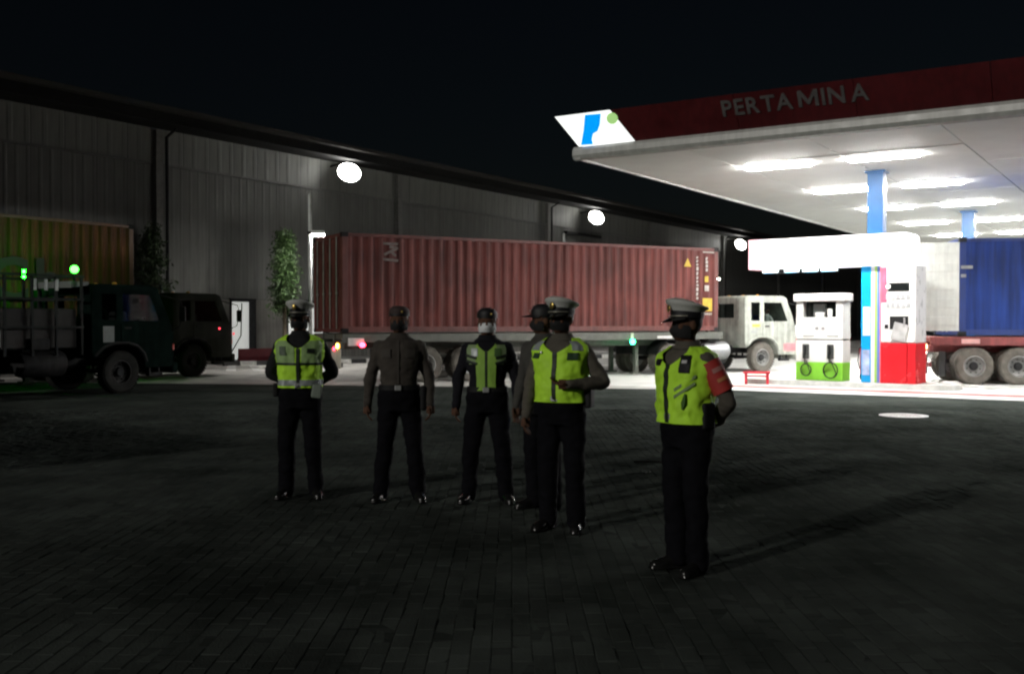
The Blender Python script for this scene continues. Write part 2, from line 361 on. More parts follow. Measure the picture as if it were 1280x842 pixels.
# ------------------------------------------------------------------ trees
leafm = M('leaf', (.04, .08, .022), .5, var=.45, scale=3, island=.3)
bark = M('bark', (.10, .08, .055), .9, bump=.4)
def tree(label, loc, z0, z1, rad, nleaf, seed):
    rnd = random.Random(seed); root = thing('tree', label, 'tree', loc, rnd.uniform(0, 6), 'narrow trees beside the warehouse')
    t = MB(); t.tube([(0, 0, 0), (.03, .02, z0 * .6), (-.02, 0, (z0 + z1) * .5), (.01, .01, z1 * .98)], [.09, .075, .05, .012], 10)
    tips = []
    for i in range(26):
        h = z0 - .2 + (z1 - z0) * (i / 26) ** .9; a = i * 2.4; l = rad * (1 - (h - z0) / (z1 - z0)) ** .85 * rnd.uniform(.6, 1.05) + .08
        e = Vector((math.cos(a) * l, math.sin(a) * l, h - .12 * l + rnd.uniform(-.1, .15))); tips.append((Vector((0, 0, h)), e))
        t.tube([(0, 0, h), e * .5 + Vector((0, 0, h)) * .5 + Vector((0, 0, .04)), e], [.02, .012, .005], 5)
    t.build('trunk', bark, root, True)
    mb = MB()
    for i in range(nleaf):
        a, b = tips[int(rnd.random() * len(tips))]; k = rnd.random() ** .5
        p_ = a.lerp(b, k) + Vector((rnd.gauss(0, .13), rnd.gauss(0, .13), rnd.gauss(-.05, .13)))
        d = Vector((rnd.gauss(0, 1), rnd.gauss(0, 1), rnd.gauss(-.9, .5))).normalized(); w = d.orthogonal().normalized(); w = Matrix.Rotation(rnd.uniform(0, 6.28), 3, d) @ w
        L_ = rnd.uniform(.10, .19); W_ = L_ * .2; nn = d.cross(w) * .012
        mb.add([p_, p_ + d * L_ * .5 + w * W_ + nn, p_ + d * L_, p_ + d * L_ * .5 - w * W_ + nn], [(0, 1, 2), (0, 2, 3)])
    me = bpy.data.meshes.new('crown'); me.from_pydata(mb.v, [], mb.f); me.materials.append(leafm); place('crown', me, root)
tree('narrow cone shaped tree lit green beside the thin lamp pole', (at(356, 0, 37.6).x, 37.6, .1), 2.2, 5.0, .48, 4600, 3)
tree('dark cone shaped tree rising behind the dark truck cabs', (at(190, 0, 36).x, 36.0, 0), 1.8, 5.2, .75, 4200, 5)

# ------------------------------------------------------------------ containers
def container(label, loc, phi, L=12.19, H=2.59, col=(.3, .07, .06), name='red', door_open=False, smooth_side=False):
    W = 2.44; ct = thing('shipping_container', label, 'container', loc, phi)
    mt = M('container_' + name, col, .65, var=.38, scale=.9, streak=.42, spec=.25); mr = M('container_rail_' + name, tuple(c_ * .85 for c_ in col), .55, var=.3, scale=2, streak=.2)
    for sy in (-1, 1):
        mb = MB(); pts = []; n = int((L - .3) / .278); p_ = (L - .3) / n; dp = .036 if not smooth_side else .012
        for i in range(n):
            x0 = .15 + i * p_; pts += [(x0, 0), (x0 + p_ * .26, 0), (x0 + p_ * .5, -dp), (x0 + p_ * .76, -dp)]
        pts.append((L - .15, 0)); y0 = W / 2 - .01
        rows_ = []
        for q in range(9):
            z_ = .16 + (H - .26) * q / 8; am = .02 if 0 < q < 8 else 0
            rows_.append([(x, sy * (y0 + d - am * max(0, noise.noise((x * .8 + L, z_ * 1.2, sy * 3 + H))) ** 1.5 * 2.2 + am * .18 * noise.noise((x * 3, z_ * 3, sy))), z_) for x, d in pts])
        mb.rings(rows_, closed=False)
        mb.build('side_panel', mt, ct)
        MB().bb(.1, L - .1, sy * (W / 2 - .08), sy * W / 2, .02, .165, .008).build('bottom_rail', mr, ct)
        MB().bb(.1, L - .1, sy * (W / 2 - .07), sy * W / 2, H - .105, H - .02, .008).build('top_rail', mr, ct)
        for x in (0.0, L - .15):
            MB().bb(x, x + .15, sy * (W / 2 - .16), sy * W / 2, .118, H - .118, .01).build('corner_post', mr, ct)
            for z in (0, H - .118): MB().bb(x - .006, x + .17, sy * (W / 2 - .17), sy * (W / 2 + .005), z, z + .118, .012).build('corner_casting', dsteel, ct)
    MB().bb(.12, L - .12, -W / 2 + .09, W / 2 - .09, .05, .14).build('floor', M('plywood', (.15, .1, .06), .8), ct)
    rf = MB(); pts = []
    for i in range(int(L / .4)): x0 = .1 + i * .4; pts += [(x0, 0), (x0 + .15, 0), (x0 + .2, -.02), (x0 + .35, -.02)]
    rf.rings([[(x, -W / 2 + .06, H - .03 + d) for x, d in pts], [(x, W / 2 - .06, H - .03 + d) for x, d in pts]], closed=False); rf.build('roof_panel', mt, ct)
    fe = MB(); pts = []
    for i in range(9): y0 = -W / 2 + .16 + i * .235; pts += [(y0, 0), (y0 + .07, 0), (y0 + .12, -.04), (y0 + .19, -.04)]
    fe.rings([[(L - .03 + d, y, .12) for y, d in pts], [(L - .03 + d, y, H - .11) for y, d in pts]], closed=False); fe.build('front_panel', mt, ct)
    MB().bb(L - .11, L - .005, -W / 2 + .16, W / 2 - .16, 0.02, .14).build('end_sill', mr, ct); MB().bb(L - .11, L - .005, -W / 2 + .16, W / 2 - .16, H - .12, H - .02).build('end_header', mr, ct)
    MB().bb(.005, .11, -W / 2 + .16, W / 2 - .16, 0.02, .12).build('door_sill', mr, ct); MB().bb(.005, .11, -W / 2 + .16, W / 2 - .16, H - .12, H - .02).build('door_header', mr, ct)
    for sy in (-1, 1):                                     # door leaves with ribs and lock rods
        mb = MB().bb(.03, .07, 0.01 * sy, sy * (W / 2 - .165), .13, H - .13)
        dm = mt
        if door_open and sy < 0: continue
        for k in range(5): z = .35 + k * (H - .7) / 4; mb.bb(.012, .03, .08 * sy, sy * (W / 2 - .25), z - .12, z + .12, .005)
        d_ = mb.build('door', dm, ct)
        for q in (.28, .82): MB().tube([(-.02, sy * q, .1), (-.02, sy * q, H - .1)], .018, 8).bb(-.035, .0, sy * q - .05, sy * q + .05, 1.0, 1.06).build('lock_rod', steel, d_, True)
    return ct
def plate(parent, name, pts, y, mat, off=-.004):       # flat print on the side panel, facing -y
    return MB().add([(x, y + off, z) for x, z in pts], [tuple(range(len(pts)))]).build(name, mat, parent)
PHI_R = R(28); DR = Vector((math.cos(PHI_R), math.sin(PHI_R), 0)); NR = Vector((-DR.y, DR.x, 0))
RN = Vector((-4.34, 26.2, 0))                            # near rear corner of the red container, on the ground
RC = RN + NR * 1.22
red = container('dull red corrugated forty foot container on a trailer', RC + Vector((0, 0, 1.33)), PHI_R, 12.19, 2.59, (.138, .038, .033), 'red')
mark = M('marking_white', (.42, .39, .36), .6, var=.3, scale=9); yel = M('marking_yellow', (.5, .34, .03), .6, var=.2)
yy = -1.22
plate(red, 'warning_label', [(10.86, 1.98), (11.14, 1.98), (11.0, 2.24)], yy, yel, -.006)
plate(red, 'yellow_label', [(11.58, .62), (11.95, .62), (11.95, 1.02), (11.58, 1.02)], yy, yel, -.006)
plate(red, 'yellow_label', [(11.66, 1.52), (11.8, 1.52), (11.8, 1.7), (11.66, 1.7)], yy, yel, -.006)
plate(red, 'white_label', [(11.66, 1.24), (11.82, 1.24), (11.82, 1.42), (11.66, 1.42)], yy, mark, -.006)
plate(red, 'white_mark', [(11.58, 2.42), (12.02, 2.42), (12.02, 2.46), (11.58, 2.46)], yy, mark, -.01)
rnd = random.Random(4)
z = 2.3
while z > .95:
    h = rnd.uniform(.05, .12); plate(red, 'stencil_mark', [(11.33, z - h), (11.33 + rnd.uniform(.05, .09), z - h), (11.41, z), (11.34, z)], yy, mark, -.006); z -= h + .04
for z in (1.85, 1.97, 2.09, 2.2): plate(red, 'stencil_mark', [(11.69, z), (11.69 + rnd.uniform(.05, .1), z), (11.78, z + .09), (11.70, z + .09)], yy, mark, -.006)
for k in range(5): plate(red, 'stencil_mark', [(11.6 + k * .07, .5), (11.65 + k * .07, .5 + rnd.uniform(0, .02)), (11.66 + k * .07, .57), (11.6 + k * .07, .56)], yy, mark, -.006)
# star-like line logo on the upper rear
lg = MB(); cx, cz, s_ = 1.32, 2.12, .21
for a, b in (((-1, 1), (1, 1)), ((-.2, .6), (1, .5)), ((1, .5), (-.9, -.4)), ((-.1, .1), (.7, -.5)), ((-1, -.95), (1, -1.1))):
    A = Vector((cx + a[0] * s_, 0, cz + a[1] * s_)); B = Vector((cx + b[0] * s_, 0, cz + b[1] * s_)); n_ = (B - A).normalized().cross(Vector((0, 1, 0))) * .035
    lg.add([A + n_, B + n_, B - n_, A - n_], [(0, 1, 2, 3)])
lg.xf(Matrix.Translation((0, yy - .008, 0))).build('line_logo', M('marking_faded', (.16, .13, .12), .7, var=.4, scale=9), red)

# ------------------------------------------------------------------ wheels, trailers, trucks
def wheel_meshes(r=.5, w=.26, dusty=False):
    k = (r, w, dusty)
    if k in WM: return WM[k]
    tb = MB().lathe([(r * .56, -w / 2 + .02), (r * .62, -w / 2), (r * .9, -w / 2), (r * .985, -w * .38), (r, -w * .25), (r, w * .25), (r * .985, w * .38), (r * .9, w / 2), (r * .62, w / 2), (r * .56, w / 2 - .02)], axis='y', n=36, cap=False)
    for j in range(36):
        a = 2 * math.pi * (j + .5) / 36
        for s_ in (-1, 1): tb.box((math.cos(a) * (r + .001), s_ * w * .27, math.sin(a) * (r + .001)), (.012, w * .42, r * .1), Matrix.Rotation(-a, 3, 'Y'))
    t = tb.mesh('tyre', rubber_d if dusty else rubber, True, 35)
    rm = MB().lathe([(r * .57, -w / 2 + .015), (r * .52, -w / 2 + .01), (r * .48, -w * .1), (r * .3, 0.0), (r * .28, -.03), (.02, -.03), (.02, .1), (r * .57, .1)], axis='y', n=30, cap=False).mesh('rim', rim_m if dusty else M('rim_dark', (.03, .03, .03), .7, spec=.2), True, 35)
    hb = MB().lathe([(.0, -w * .36), (.09, -w * .34), (.11, -w * .2), (.12, .1)], axis='y', n=16)
    for j in range(8):
        a = 2 * math.pi * j / 8; hb.lathe([(.014, -.06), (.014, .0)], c=(math.cos(a) * r * .36, 0, math.sin(a) * r * .36), axis='y', n=6)
    h = hb.mesh('hub', dsteel, True, 35); WM[k] = (t, rm, h); return WM[k]
WM = {}
def wheel(parent, x, y, r=.48, w=.27, dusty=False, pale=True):
    t, rm, h = wheel_meshes(r, w, dusty); rz = 0 if y < 0 else math.pi
    o = place('wheel', h, parent, (x, y, r), (0, random.uniform(0, 6), rz)); place('tyre', t, o); place('rim', rm, o); return o
def lamp(parent, name, c, r_, col, e):
    return MB().ell(c, r_, 12, 8).build(name, M('lamp_%s_%g' % (name, e), col, .4, emit=e, var=0), parent, True)

def trailer(label, loc, phi, L, axles, z_deck=1.33, beam=None, dusty=False, drop=.2):
    t = thing('semi_trailer', label, 'trailer', loc, phi); bmz = beam or dsteel
    for y in (-.5, .5):
        MB().bb(0, L, y - .07, y + .07, z_deck - .42, z_deck - .02, .01).build('frame_rail', bmz, t)
    for k in range(int(L / 1.5) + 1):
        x = min(L - .1, .1 + k * 1.5); MB().bb(x - .06, x + .06, -1.2, 1.2, z_deck - .16, z_deck - .03).build('crossmember', bmz, t)
    for y in (-1, 1):
        MB().bb(0, L, y * 1.13, y * 1.21, z_deck - .235, z_deck - .02, .008).build('side_rail', bmz, t)
    for x in axles:
        MB().lathe([(.07, -1.0), (.07, 1.0)], c=(x, 0, .48), axis='y', n=12).build('axle', dsteel, t, True)
        MB().bb(x - .35, x + .35, -.56, -.46, .5, .6).bb(x - .35, x + .35, .46, .56, .5, .6).build('leaf_spring', dsteel, t)
        for y in (-1.07, -.75, .75, 1.07): wheel(t, x, y, .48, .27, dusty)
    MB().bb(-.04, .06, -1.2, 1.2, z_deck - .4, z_deck - .24, .01).build('rear_bar', bmz, t)
    MB().bb(-.02, .04, -1.15, 1.15, .45, .57, .01).bb(-.02, .04, -.7, -.6, .57, z_deck - .4).bb(-.02, .04, .6, .7, .57, z_deck - .4).build('underrun_bar', bmz, t)
    for y in (-.9, .9):
        MB().bb(axles[0] - .72, axles[0] - .70, y - .3, y + .3, .2, .85).build('mud_flap', black, t)
        MB().bb(L - 3.0, L - 2.88, y * .75 - .06, y * .75 + .06, .1, z_deck - .4).bb(L - 3.1, L - 2.78, y * .75 - .12, y * .75 + .12, .05, .1).build('landing_leg', bmz, t)
    return t
tr = trailer('flat container trailer under the dull red container', RC, PHI_R, 12.4, (2.35, 3.6), 1.325, M('trailer_grey', (.10, .105, .09), .6, var=.3), True)
wred = M('red_lamp', (1, .03, .06), .4, emit=14, var=0); wor = M('orange_lamp', (1, .45, .06), .4, emit=22, var=0); wgr = M('green_lamp', (.03, 1, .3), .4, emit=24, var=0)
for y in (-1.0, .85):
    MB().ell((-.06, y, 1.0), (.03, .09, .07)).build('tail_lamp', wor if y < 0 else wred, tr, True)
MB().ell((-.06, -.72, .92), (.03, .06, .05)).build('tail_lamp', wred, tr, True)
MB().bb(.15, .58, -1.24, -1.215, 1.0, 1.2, .006).build('number_board', white, tr)
MB().bb(-.05, -.03, -1.2, -.45, .42, .93).build('rear_board', M('board_cream', (.6, .58, .5), .6), tr)
MB().ell((.52, -1.27, 1.02), (.085, .03, .065)).build('side_marker', M('red_marker', (1, .03, .06), .4, emit=20, var=0), tr, True)
MB().ell((8.95, -1.26, 1.03), (.09, .04, .08)).build('side_marker', wgr, tr, True)
for x in (4.0, 6.1, 8.95): MB().bb(x - .05, x + .05, -1.235, -1.215, 1.12, 1.3).build('twist_lock', M('lock_cream', (.5, .5, .42), .6), tr)
MB().bb(5.9, 6.3, -1.2, -1.0, .62, .95, .03).build('light_box', white, tr)

def boolean_mesh(base, cutters, mat):
    b = base.build('tmp', mat); tmp = []
    for c_ in cutters:
        k = c_.build('tmpc', mat); tmp.append(k); md = b.modifiers.new('b', 'BOOLEAN'); md.operation = 'DIFFERENCE'; md.object = k; md.solver = 'EXACT'
    bv = b.modifiers.new('bv', 'BEVEL'); bv.width = .025; bv.segments = 2; bv.limit_method = 'ANGLE'; bv.angle_limit = R(40)
    bpy.context.view_layer.update(); me = evaluated(b)
    for o in tmp + [b]: kill(o)
    me.shade_smooth()
    try: me.set_sharp_from_angle(angle=R(35))
    except Exception: pass
    return me
CABX0, CABX1, CABZ0, CABZ1 = 2.92, 5.1, .56, 2.46
def cab_mesh(mat):
    prof = [(CABX0, .95), (CABX0, CABZ1 - .06), (CABX0 + .12, CABZ1), (CABX1 - .62, CABZ1), (CABX1 - .45, CABZ1 - .06), (CABX1 - .07, 1.55), (CABX1, 1.4), (CABX1, CABZ0), (4.32, CABZ0), (4.26, .8), (4.1, 1.0), (3.85, 1.1), (3.5, 1.1), (3.24, 1.0), (3.1, .86), (2.98, .8)]
    base = MB().prism(prof, -1.14, 1.14)
    inner = MB().prism([(CABX0 + .06, 1.15), (CABX0 + .06, CABZ1 - .1), (CABX1 - .62, CABZ1 - .06), (CABX1 - .15, 1.5), (CABX1 - .08, 1.2)], -1.09, 1.09)
    w1 = MB().prism([(CABX0 + .26, 1.66), (CABX0 + .26, 2.24), (CABX0 + .62, 2.24), (CABX0 + .62, 1.66)], -1.3, 1.3)
    w2 = MB().prism([(CABX0 + .80, 1.64), (CABX0 + .80, 2.24), (CABX1 - .66, 2.24), (CABX1 - .38, 1.64)], -1.3, 1.3)
    ws = MB().prism([(CABX1 - .58, 2.32), (CABX1 - .2, 2.32), (CABX1 + .3, 1.62), (CABX1 - .14, 1.62)], -1.0, 1.0)
    rw = MB().bb(CABX0 - .2, CABX0 + .2, -.6, .6, 1.75, 2.2)
    return boolean_mesh(base, [inner, w1, w2, ws, rw], mat)
def tractor(label, loc, phi, mat, me, extra=None, lights=True):
    t = thing('tractor_truck', label, 'truck', loc, phi)
    place('cab', me, t)
    gl = glass()
    cabg = MB().add([(CABX0 + .25, -1.115, 1.65), (CABX0 + .63, -1.115, 1.65), (CABX0 + .63, -1.115, 2.25), (CABX0 + .25, -1.115, 2.25)], [(0, 1, 2, 3)]); cabg.build('quarter_window', gl, t)
    MB().add([(CABX0 + .25, 1.115, 1.65), (CABX0 + .63, 1.115, 1.65), (CABX0 + .63, 1.115, 2.25), (CABX0 + .25, 1.115, 2.25)], [(0, 1, 2, 3)]).build('quarter_window', gl, t)
    for y in (-1.115, 1.115):
        MB().add([(CABX0 + .79, y, 1.63), (CABX1 - .37, y, 1.63), (CABX1 - .65, y, 2.25), (CABX0 + .79, y, 2.25)], [(0, 1, 2, 3)]).build('door_window', gl, t)
    MB().add([(CABX1 - .12, -1.0, 1.6), (CABX1 - .12, 1.0, 1.6), (CABX1 - .48, 1.0, 2.33), (CABX1 - .48, -1.0, 2.33)], [(0, 1, 2, 3)]).build('windscreen', gl, t)
    for s_ in (-1, 1):
        d = MB().prism([(CABX0 + .74, 1.14), (CABX0 + .74, 1.58), (CABX1 - .33, 1.58), (CABX1 - .2, 1.3), (CABX1 - .62, 1.14)], s_ * 1.138, s_ * 1.152).build('door', mat, t)
        MB().bb(CABX0 + .82, CABX0 + 1.0, s_ * 1.152, s_ * 1.175, 1.46, 1.5, .008).build('handle', black, d)
        # wheel arch lip
        arch = [(3.0, .86), (3.12, .98), (3.26, 1.07), (3.5, 1.14), (3.85, 1.14), (4.1, 1.06), (4.27, .9), (4.34, .7)]
        MB().tube([(x, s_ * 1.14, z) for x, z in arch], .035, 8).build('wheel_arch', mat if lights else black, t, True)
        MB().bb(4.4, 4.78, s_ * 1.02, s_ * 1.15, .36, .44, .01).bb(4.44, 4.48, s_ * 1.04, s_ * 1.1, .43, .6).bb(4.7, 4.74, s_ * 1.04, s_ * 1.1, .43, .6).build('step', dsteel, t)
        MB().lathe([(.0, CABX1 + .035), (.09, CABX1 + .03), (.11, CABX1 - .0)], c=(0, s_ * .85, .78), axis='x', n=18).build('headlight', chrome, t, True)
        MB().bb(CABX1 - .03, CABX1 + .012, s_ * 1.05, s_ * 1.152, .95, 1.1, .01).build('indicator', M('indicator_red', (.6, .08, .06), .3), t)
        mr_ = MB().bb(CABX1 + .06, CABX1 + .12, s_ * 1.26, s_ * 1.46, 1.62, 1.98, .025).build('mirror', black if not lights else M('mirror_white', (.7, .7, .68), .3), t)
        MB().tube([(CABX1 - .4, s_ * 1.13, 2.25), (CABX1 + .05, s_ * 1.34, 2.12), (CABX1 + .09, s_ * 1.36, 1.9), (CABX1 + .05, s_ * 1.3, 1.5), (CABX1 - .06, s_ * 1.12, 1.4)], .014, 6).build('mirror_bracket', dsteel, mr_, True)
    MB().bb(CABX1 - .05, CABX1 + .12, -1.16, 1.16, .4, .66, .04).build('bumper', mat, t)
    g = MB()
    for k in range(5): g.bb(CABX1 - .01, CABX1 + .03, -.7, .7, .82 + k * .09, .87 + k * .09)
    g.build('grille', black, t)
    MB().bb(CABX0 + .98, CABX0 + 1.45, -.98, -.48, 1.18, 1.34, .04).bb(CABX0 + .88, CABX0 + 1.02, -.98, -.48, 1.3, 1.85, .04).build('driver_seat', black, t)
    MB().lathe([(.2, 0), (.22, .015), (.2, .03)], n=20, cap=False).xf(Matrix.Translation((CABX1 - .62, -.58, 1.6)) @ Matrix.Rotation(R(-28), 4, 'Y')).build('steering_wheel', black, t, True)
    for y in (-.42, .42): MB().bb(-.9, 4.7, y - .05, y + .05, .62, .88, .01).build('frame_rail', dsteel, t)
    MB().prism([(-.5, .92), (.5, .92), (.45, 1.0), (-.45, 1.0)], -.5, .5).build('fifth_wheel', dsteel, t)
    for s_ in (-1, 1):
        MB().lathe([(.0, 1.35), (.25, 1.36), (.28, 1.42), (.28, 2.3), (.25, 2.36), (0, 2.37)], c=(0, s_ * .86, .72), axis='x', n=20).build('fuel_tank', steel if (s_ < 0 and lights) else dsteel, t, True)
        mg = [(math.cos(R(a)) * .58, .5 + math.sin(R(a)) * .58) for a in range(15, 166, 15)]
        m_ = MB(); m_.rings([[(x, s_ * .62, z) for x, z in mg], [(x, s_ * 1.2, z) for x, z in mg]], closed=False); m_.build('mudguard', black, t, True)
        wheel(t, 0, s_ * 1.05, .48, .27, lights, lights); wheel(t, 0, s_ * .74, .48, .27, lights, lights); wheel(t, 3.68, s_ * 1.0, .48, .27, lights, lights)
    MB().lathe([(.06, -1), (.06, 1)], c=(0, 0, .48), axis='y', n=12).build('axle', dsteel, t, True)
    MB().lathe([(.05, -1), (.05, 1)], c=(3.68, 0, .48), axis='y', n=12).build('axle', dsteel, t, True)
    MB().tube([(2.75, .55, .7), (2.75, .55, 2.3), (2.65, .55, 2.5)], .05, 10).build('exhaust_stack', dsteel, t, True)
    MB().bb(1.5, 1.95, -1.1, -.65, 1.02, 1.26, .02).build('battery_box', dsteel, t)
    for s_ in (-.7, 0, .7): MB().ell((CABX0 + .9, s_, CABZ1 + .03), (.06, .04, .035)).build('roof_marker', M('amber_lens', (.6, .3, .05), .3), t, True)
    return t
wh_cab = cab_mesh(cream)
TR = RC + DR * 10.42
tw = tractor('white cabover tractor truck hauling the dull red container', TR, PHI_R, cream, wh_cab)
MB().bb(CABX0 + .3, CABX0 + .62, -1.147, -1.142, 1.46, 1.55).build('yellow_sticker', M('sticker_yellow', (.6, .62, .08), .5), tw)
MB().bb(CABX1 - .55, CABX1 - .04, -1.147, -1.142, .68, .92).build('red_stripe', M('stripe_pink', (.75, .22, .24), .5), tw)
MB().bb(CABX0 + .25, CABX0 + .5, -1.147, -1.142, 1.26, 1.34).build('grey_marking', M('mark_grey', (.35, .37, .36), .6), tw)
MB().bb(-.55, .0, -1.23, -1.2, 1.12, 1.2).build('white_plate', white, tw)
dkg = M('truck_dark_green', (.006, .012, .010), .6, var=.3, streak=.2, spec=.0)
dkb = M('truck_dark_olive', (.022, .025, .017), .5, var=.3, streak=.2, spec=.1)
cg = cab_mesh(dkg); cb = cab_mesh(dkb)
NB = Vector((-BX.y, BX.x, 0))
ta = tractor('dark green truck with rack behind cab and bright green lamp', Vector((-10.8, 20.06, 0)) + NB * 1.2, PHI_B, dkg, cg, lights=False)
MB().bb(CABX0 + .28, CABX0 + .56, -1.15, -1.142, 1.16, 1.52).build('door_sticker', M('sticker_pale', (.12, .14, .135), .6), ta)
rk = MB()
for y in (-1.1, 1.1):
    for x in (.35, .95, 1.55, 2.1, 2.7): rk.bb(x - .025, x + .025, y - .025, y + .025, .9, 2.62)
    for z in (1.5, 2.1, 2.6): rk.bb(.3, 2.75, y - .03, y + .03, z - .025, z + .025)
for x in (.35, 2.7):
    for z in (1.5, 2.1, 2.6): rk.bb(x - .025, x + .025, -1.1, 1.1, z - .02, z + .02)
rk.build('cargo_rack', M('rack_grey', (.02, .022, .022), .7, spec=.1), ta)
MB().bb(.4, 2.65, -1.0, 1.0, 1.05, 1.9, .03).build('cargo_box', M('cargo_black', (.015, .014, .013), .8, var=.4), ta)
for x in (1.6, 1.85, 2.1): MB().bb(x - .03, x + .03, -1.14, -1.11, 2.28, 2.52).build('reflector_plate', M('plate_grey', (.4, .42, .42), .5), ta)
MB().prism([(2.5, 2.36), (2.95, 2.42), (2.95, 2.5), (2.5, 2.5)], -1.0, .2).build('wind_deflector', M('deflector', (.14, .15, .145), .6), ta)
gl_ = MB().tube([(2.5, -1.15, 2.5), (2.5, -1.15, 2.68)], .03, 8).build('lamp_stalk', dsteel, ta)
MB().ell((2.5, -1.15, 2.75), (.085, .085, .085)).build('green_lamp', M('green_beacon', (.05, 1, .045), .4, emit=14, var=0), gl_, True)
MB().tube([(2.8, 1.25, 2.58), (2.8, 1.25, 2.82)], .03, 10).build('green_marker', M('green_marker', (.0025, 1, .0035), .4, emit=340, var=0), ta, True)
MB().bb(.55, .8, -1.22, -1.17, 1.1, 1.45, .02).build('white_plate', M('plate_dull', (.2, .2, .19), .6), ta)
tb_ = tractor('dark olive truck hauling the orange container beside the warehouse', Vector((-11.28, 26.9, 0)) + NB * 1.2, PHI_B, dkb, cb, lights=False)
BRC = Vector((-11.28, 26.9, 0)) + NB * 1.22 + BX * (1.58 - 12.19)
MB().ell((CABX1 - .5, -1.16, 1.42), (.03, .02, .03)).build('red_marker', M('cab_red_marker', (1, .05, .08), .4, emit=4, var=0), tb_, True)
MB().ell((CABX1 + .05, -1.16, 1.26), (.03, .03, .05)).build('red_marker', M('cab_red_dim', (1, .1, .12), .4, emit=1.2, var=0), tb_, True)
MB().tube([(CABX1 + .02, -1.1, .7), (CABX1 + .3, -1.2, 1.2), (CABX1 + .34, -1.2, 2.2)], .02, 6).build('flag_pole', dsteel, tb_, True)
trailer('flat container trailer under the orange container', BRC, PHI_B, 12.3, (1.2, 2.5), 1.38, dsteel)
oc = container('orange container with dark lettering lit green behind the rack', BRC + Vector((0, 0, 1.385)), PHI_B, 12.19, 2.9, (.15, .052, .013), 'orange')
dark_let = M('letter_dark', (.01, .018, .01), .6)
for ch, x in (('C', 8.05), ('h', 9.25)):
    place('letter', text_mesh(ch, 1.5, .004, .04), oc, (x, -1.262, .78), (R(90), 0, 0)).data.materials.append(dark_let)
# container added out of view to throw the long shade across the paving
sh = container('plain grey container added out of view to shade the yard', Vector((-8.85 - .653 * 1.22 - .757 * 12.19, 7.8 - .757 * 1.22 + .653 * 12.19, 0)), math.atan2(-.653, .757), 12.19, 2.59, (.12, .13, .13), 'grey')

# blue container trailer at the pumps
PHI_BL = R(-8); DBL = Vector((math.cos(PHI_BL), math.sin(PHI_BL), 0)); NBL = Vector((-DBL.y, DBL.x, 0))
BLN = Vector((10.78, 26.35, 0)); BLC = BLN + NBL * 1.22
tbl = trailer('red framed container trailer behind the pump kiosk', BLC, PHI_BL, 12.9, (1.08, 2.16, 3.24), 1.25, M('trailer_red', (.22, .05, .05), .6, var=.35, streak=.2), True)
MB().ell((-.07, -.95, .98), (.04, .12, .09)).build('tail_lamp', M('tail_warm', (1, .62, .35), .4, emit=7, var=0), tbl, True)
MB().ell((-.07, -.95, .82), (.04, .06, .05)).build('tail_lamp', M('tail_white', (1, .95, .85), .4, emit=5, var=0), tbl, True)
MB().bb(.75, 1.2, -1.225, -1.215, 1.06, 1.18).build('reflector', M('reflector_pale', (.7, .4, .38), .4), tbl)
blc = container('blue container with white door leaf swung open beside kiosk', BLC + DBL * .70 + Vector((0, 0, 1.255)), PHI_BL, 12.0, 2.52, (.008, .028, .15), 'blue', door_open=True, smooth_side=True)
dl = MB().bb(-1.14, -.02, -1.24, -1.19, .13, 2.40)
for k in range(5): z = .38 + k * .46; dl.bb(-1.06, -.1, -1.255, -1.24, z - .11, z + .11, .005)
dl = dl.build('door', M('door_white', (.74, .75, .70), .5, var=.1, streak=.1), blc); dl['label'] = 'white inside face of open door leaf'
for x in (-.85, -.3): MB().tube([(x, -1.165, .1), (x, -1.165, 2.42)], .018, 8).build('lock_rod', steel, dl, True)
MB().bb(.02, .3, -1.27, -1.245, 1.72, 1.80).bb(.02, .14, -1.27, -1.245, 1.5, 1.58).build('door_catch', steel, blc)

# ------------------------------------------------------------------ filling station canopy
SZ = 5.32
CP = Vector((1.55, 23.37, 0))
CN = thing('station_canopy', 'white underlit filling station canopy with dark red fascia', 'canopy', CP, PHI_A)
LA, LB = 23.0, 32.0
soff = M('soffit_gloss', (.89, .90, .86), .62, var=.05, scale=1.5, bump=.08, bscale=2.2)
MB().bb(.06, LA - .06, .06, LB - .06, SZ + .03, SZ + .75).build('roof_slab', M('roof_slab', (.3, .3, .3), .7), CN)
tile = MB().bb(-1.19, 1.19, -1.24, 1.24, 0, .02).mesh('soffit_panel', soff)
na, nb = 9, 12
tile = MB().bb(-LA / na / 2 + .012, LA / na / 2 - .012, -LB / nb / 2 + .008, LB / nb / 2 - .008, 0, .02).mesh('soffit_panel', soff)
for i in range(na):
    for j in range(nb):
        place('soffit_panel', tile, CN, ((i + .5) * LA / na, (j + .5) * LB / nb, SZ + random.uniform(0, .012)), (random.gauss(0, .0022), random.gauss(0, .0022), 0))
lip_m = M('fascia_lip', (.5, .5, .48), .4, var=.1, streak=.1); fred = M('fascia_red', (.09, .008, .011), .4, var=.25, scale=.8, streak=.2)
ZL0, ZL1, ZT, FL = SZ - .03, SZ + .26, SZ + .93, .42
lipp = [(.05, ZL0), (-.08, ZL0 + .02), (-.13, ZL0 + .10), (-.12, ZL0 + .22), (-.06, ZL1), (.1, ZL1)]
MB().prism(lipp, -.13, LA + .13, 'yz').build('fascia_lip', lip_m, CN)
MB().add([], []).prism([(-y, z) for y, z in [(0, 0)]] * 0 or [(y, z) for y, z in lipp], -.10, LB, 'xz' if False else 'yz').xf(Matrix(((0, 1, 0, 0), (1, 0, 0, 0), (0, 0, 1, 0), (0, 0, 0, 1)))).build('fascia_lip', lip_m, CN)
logo_w = 1.12
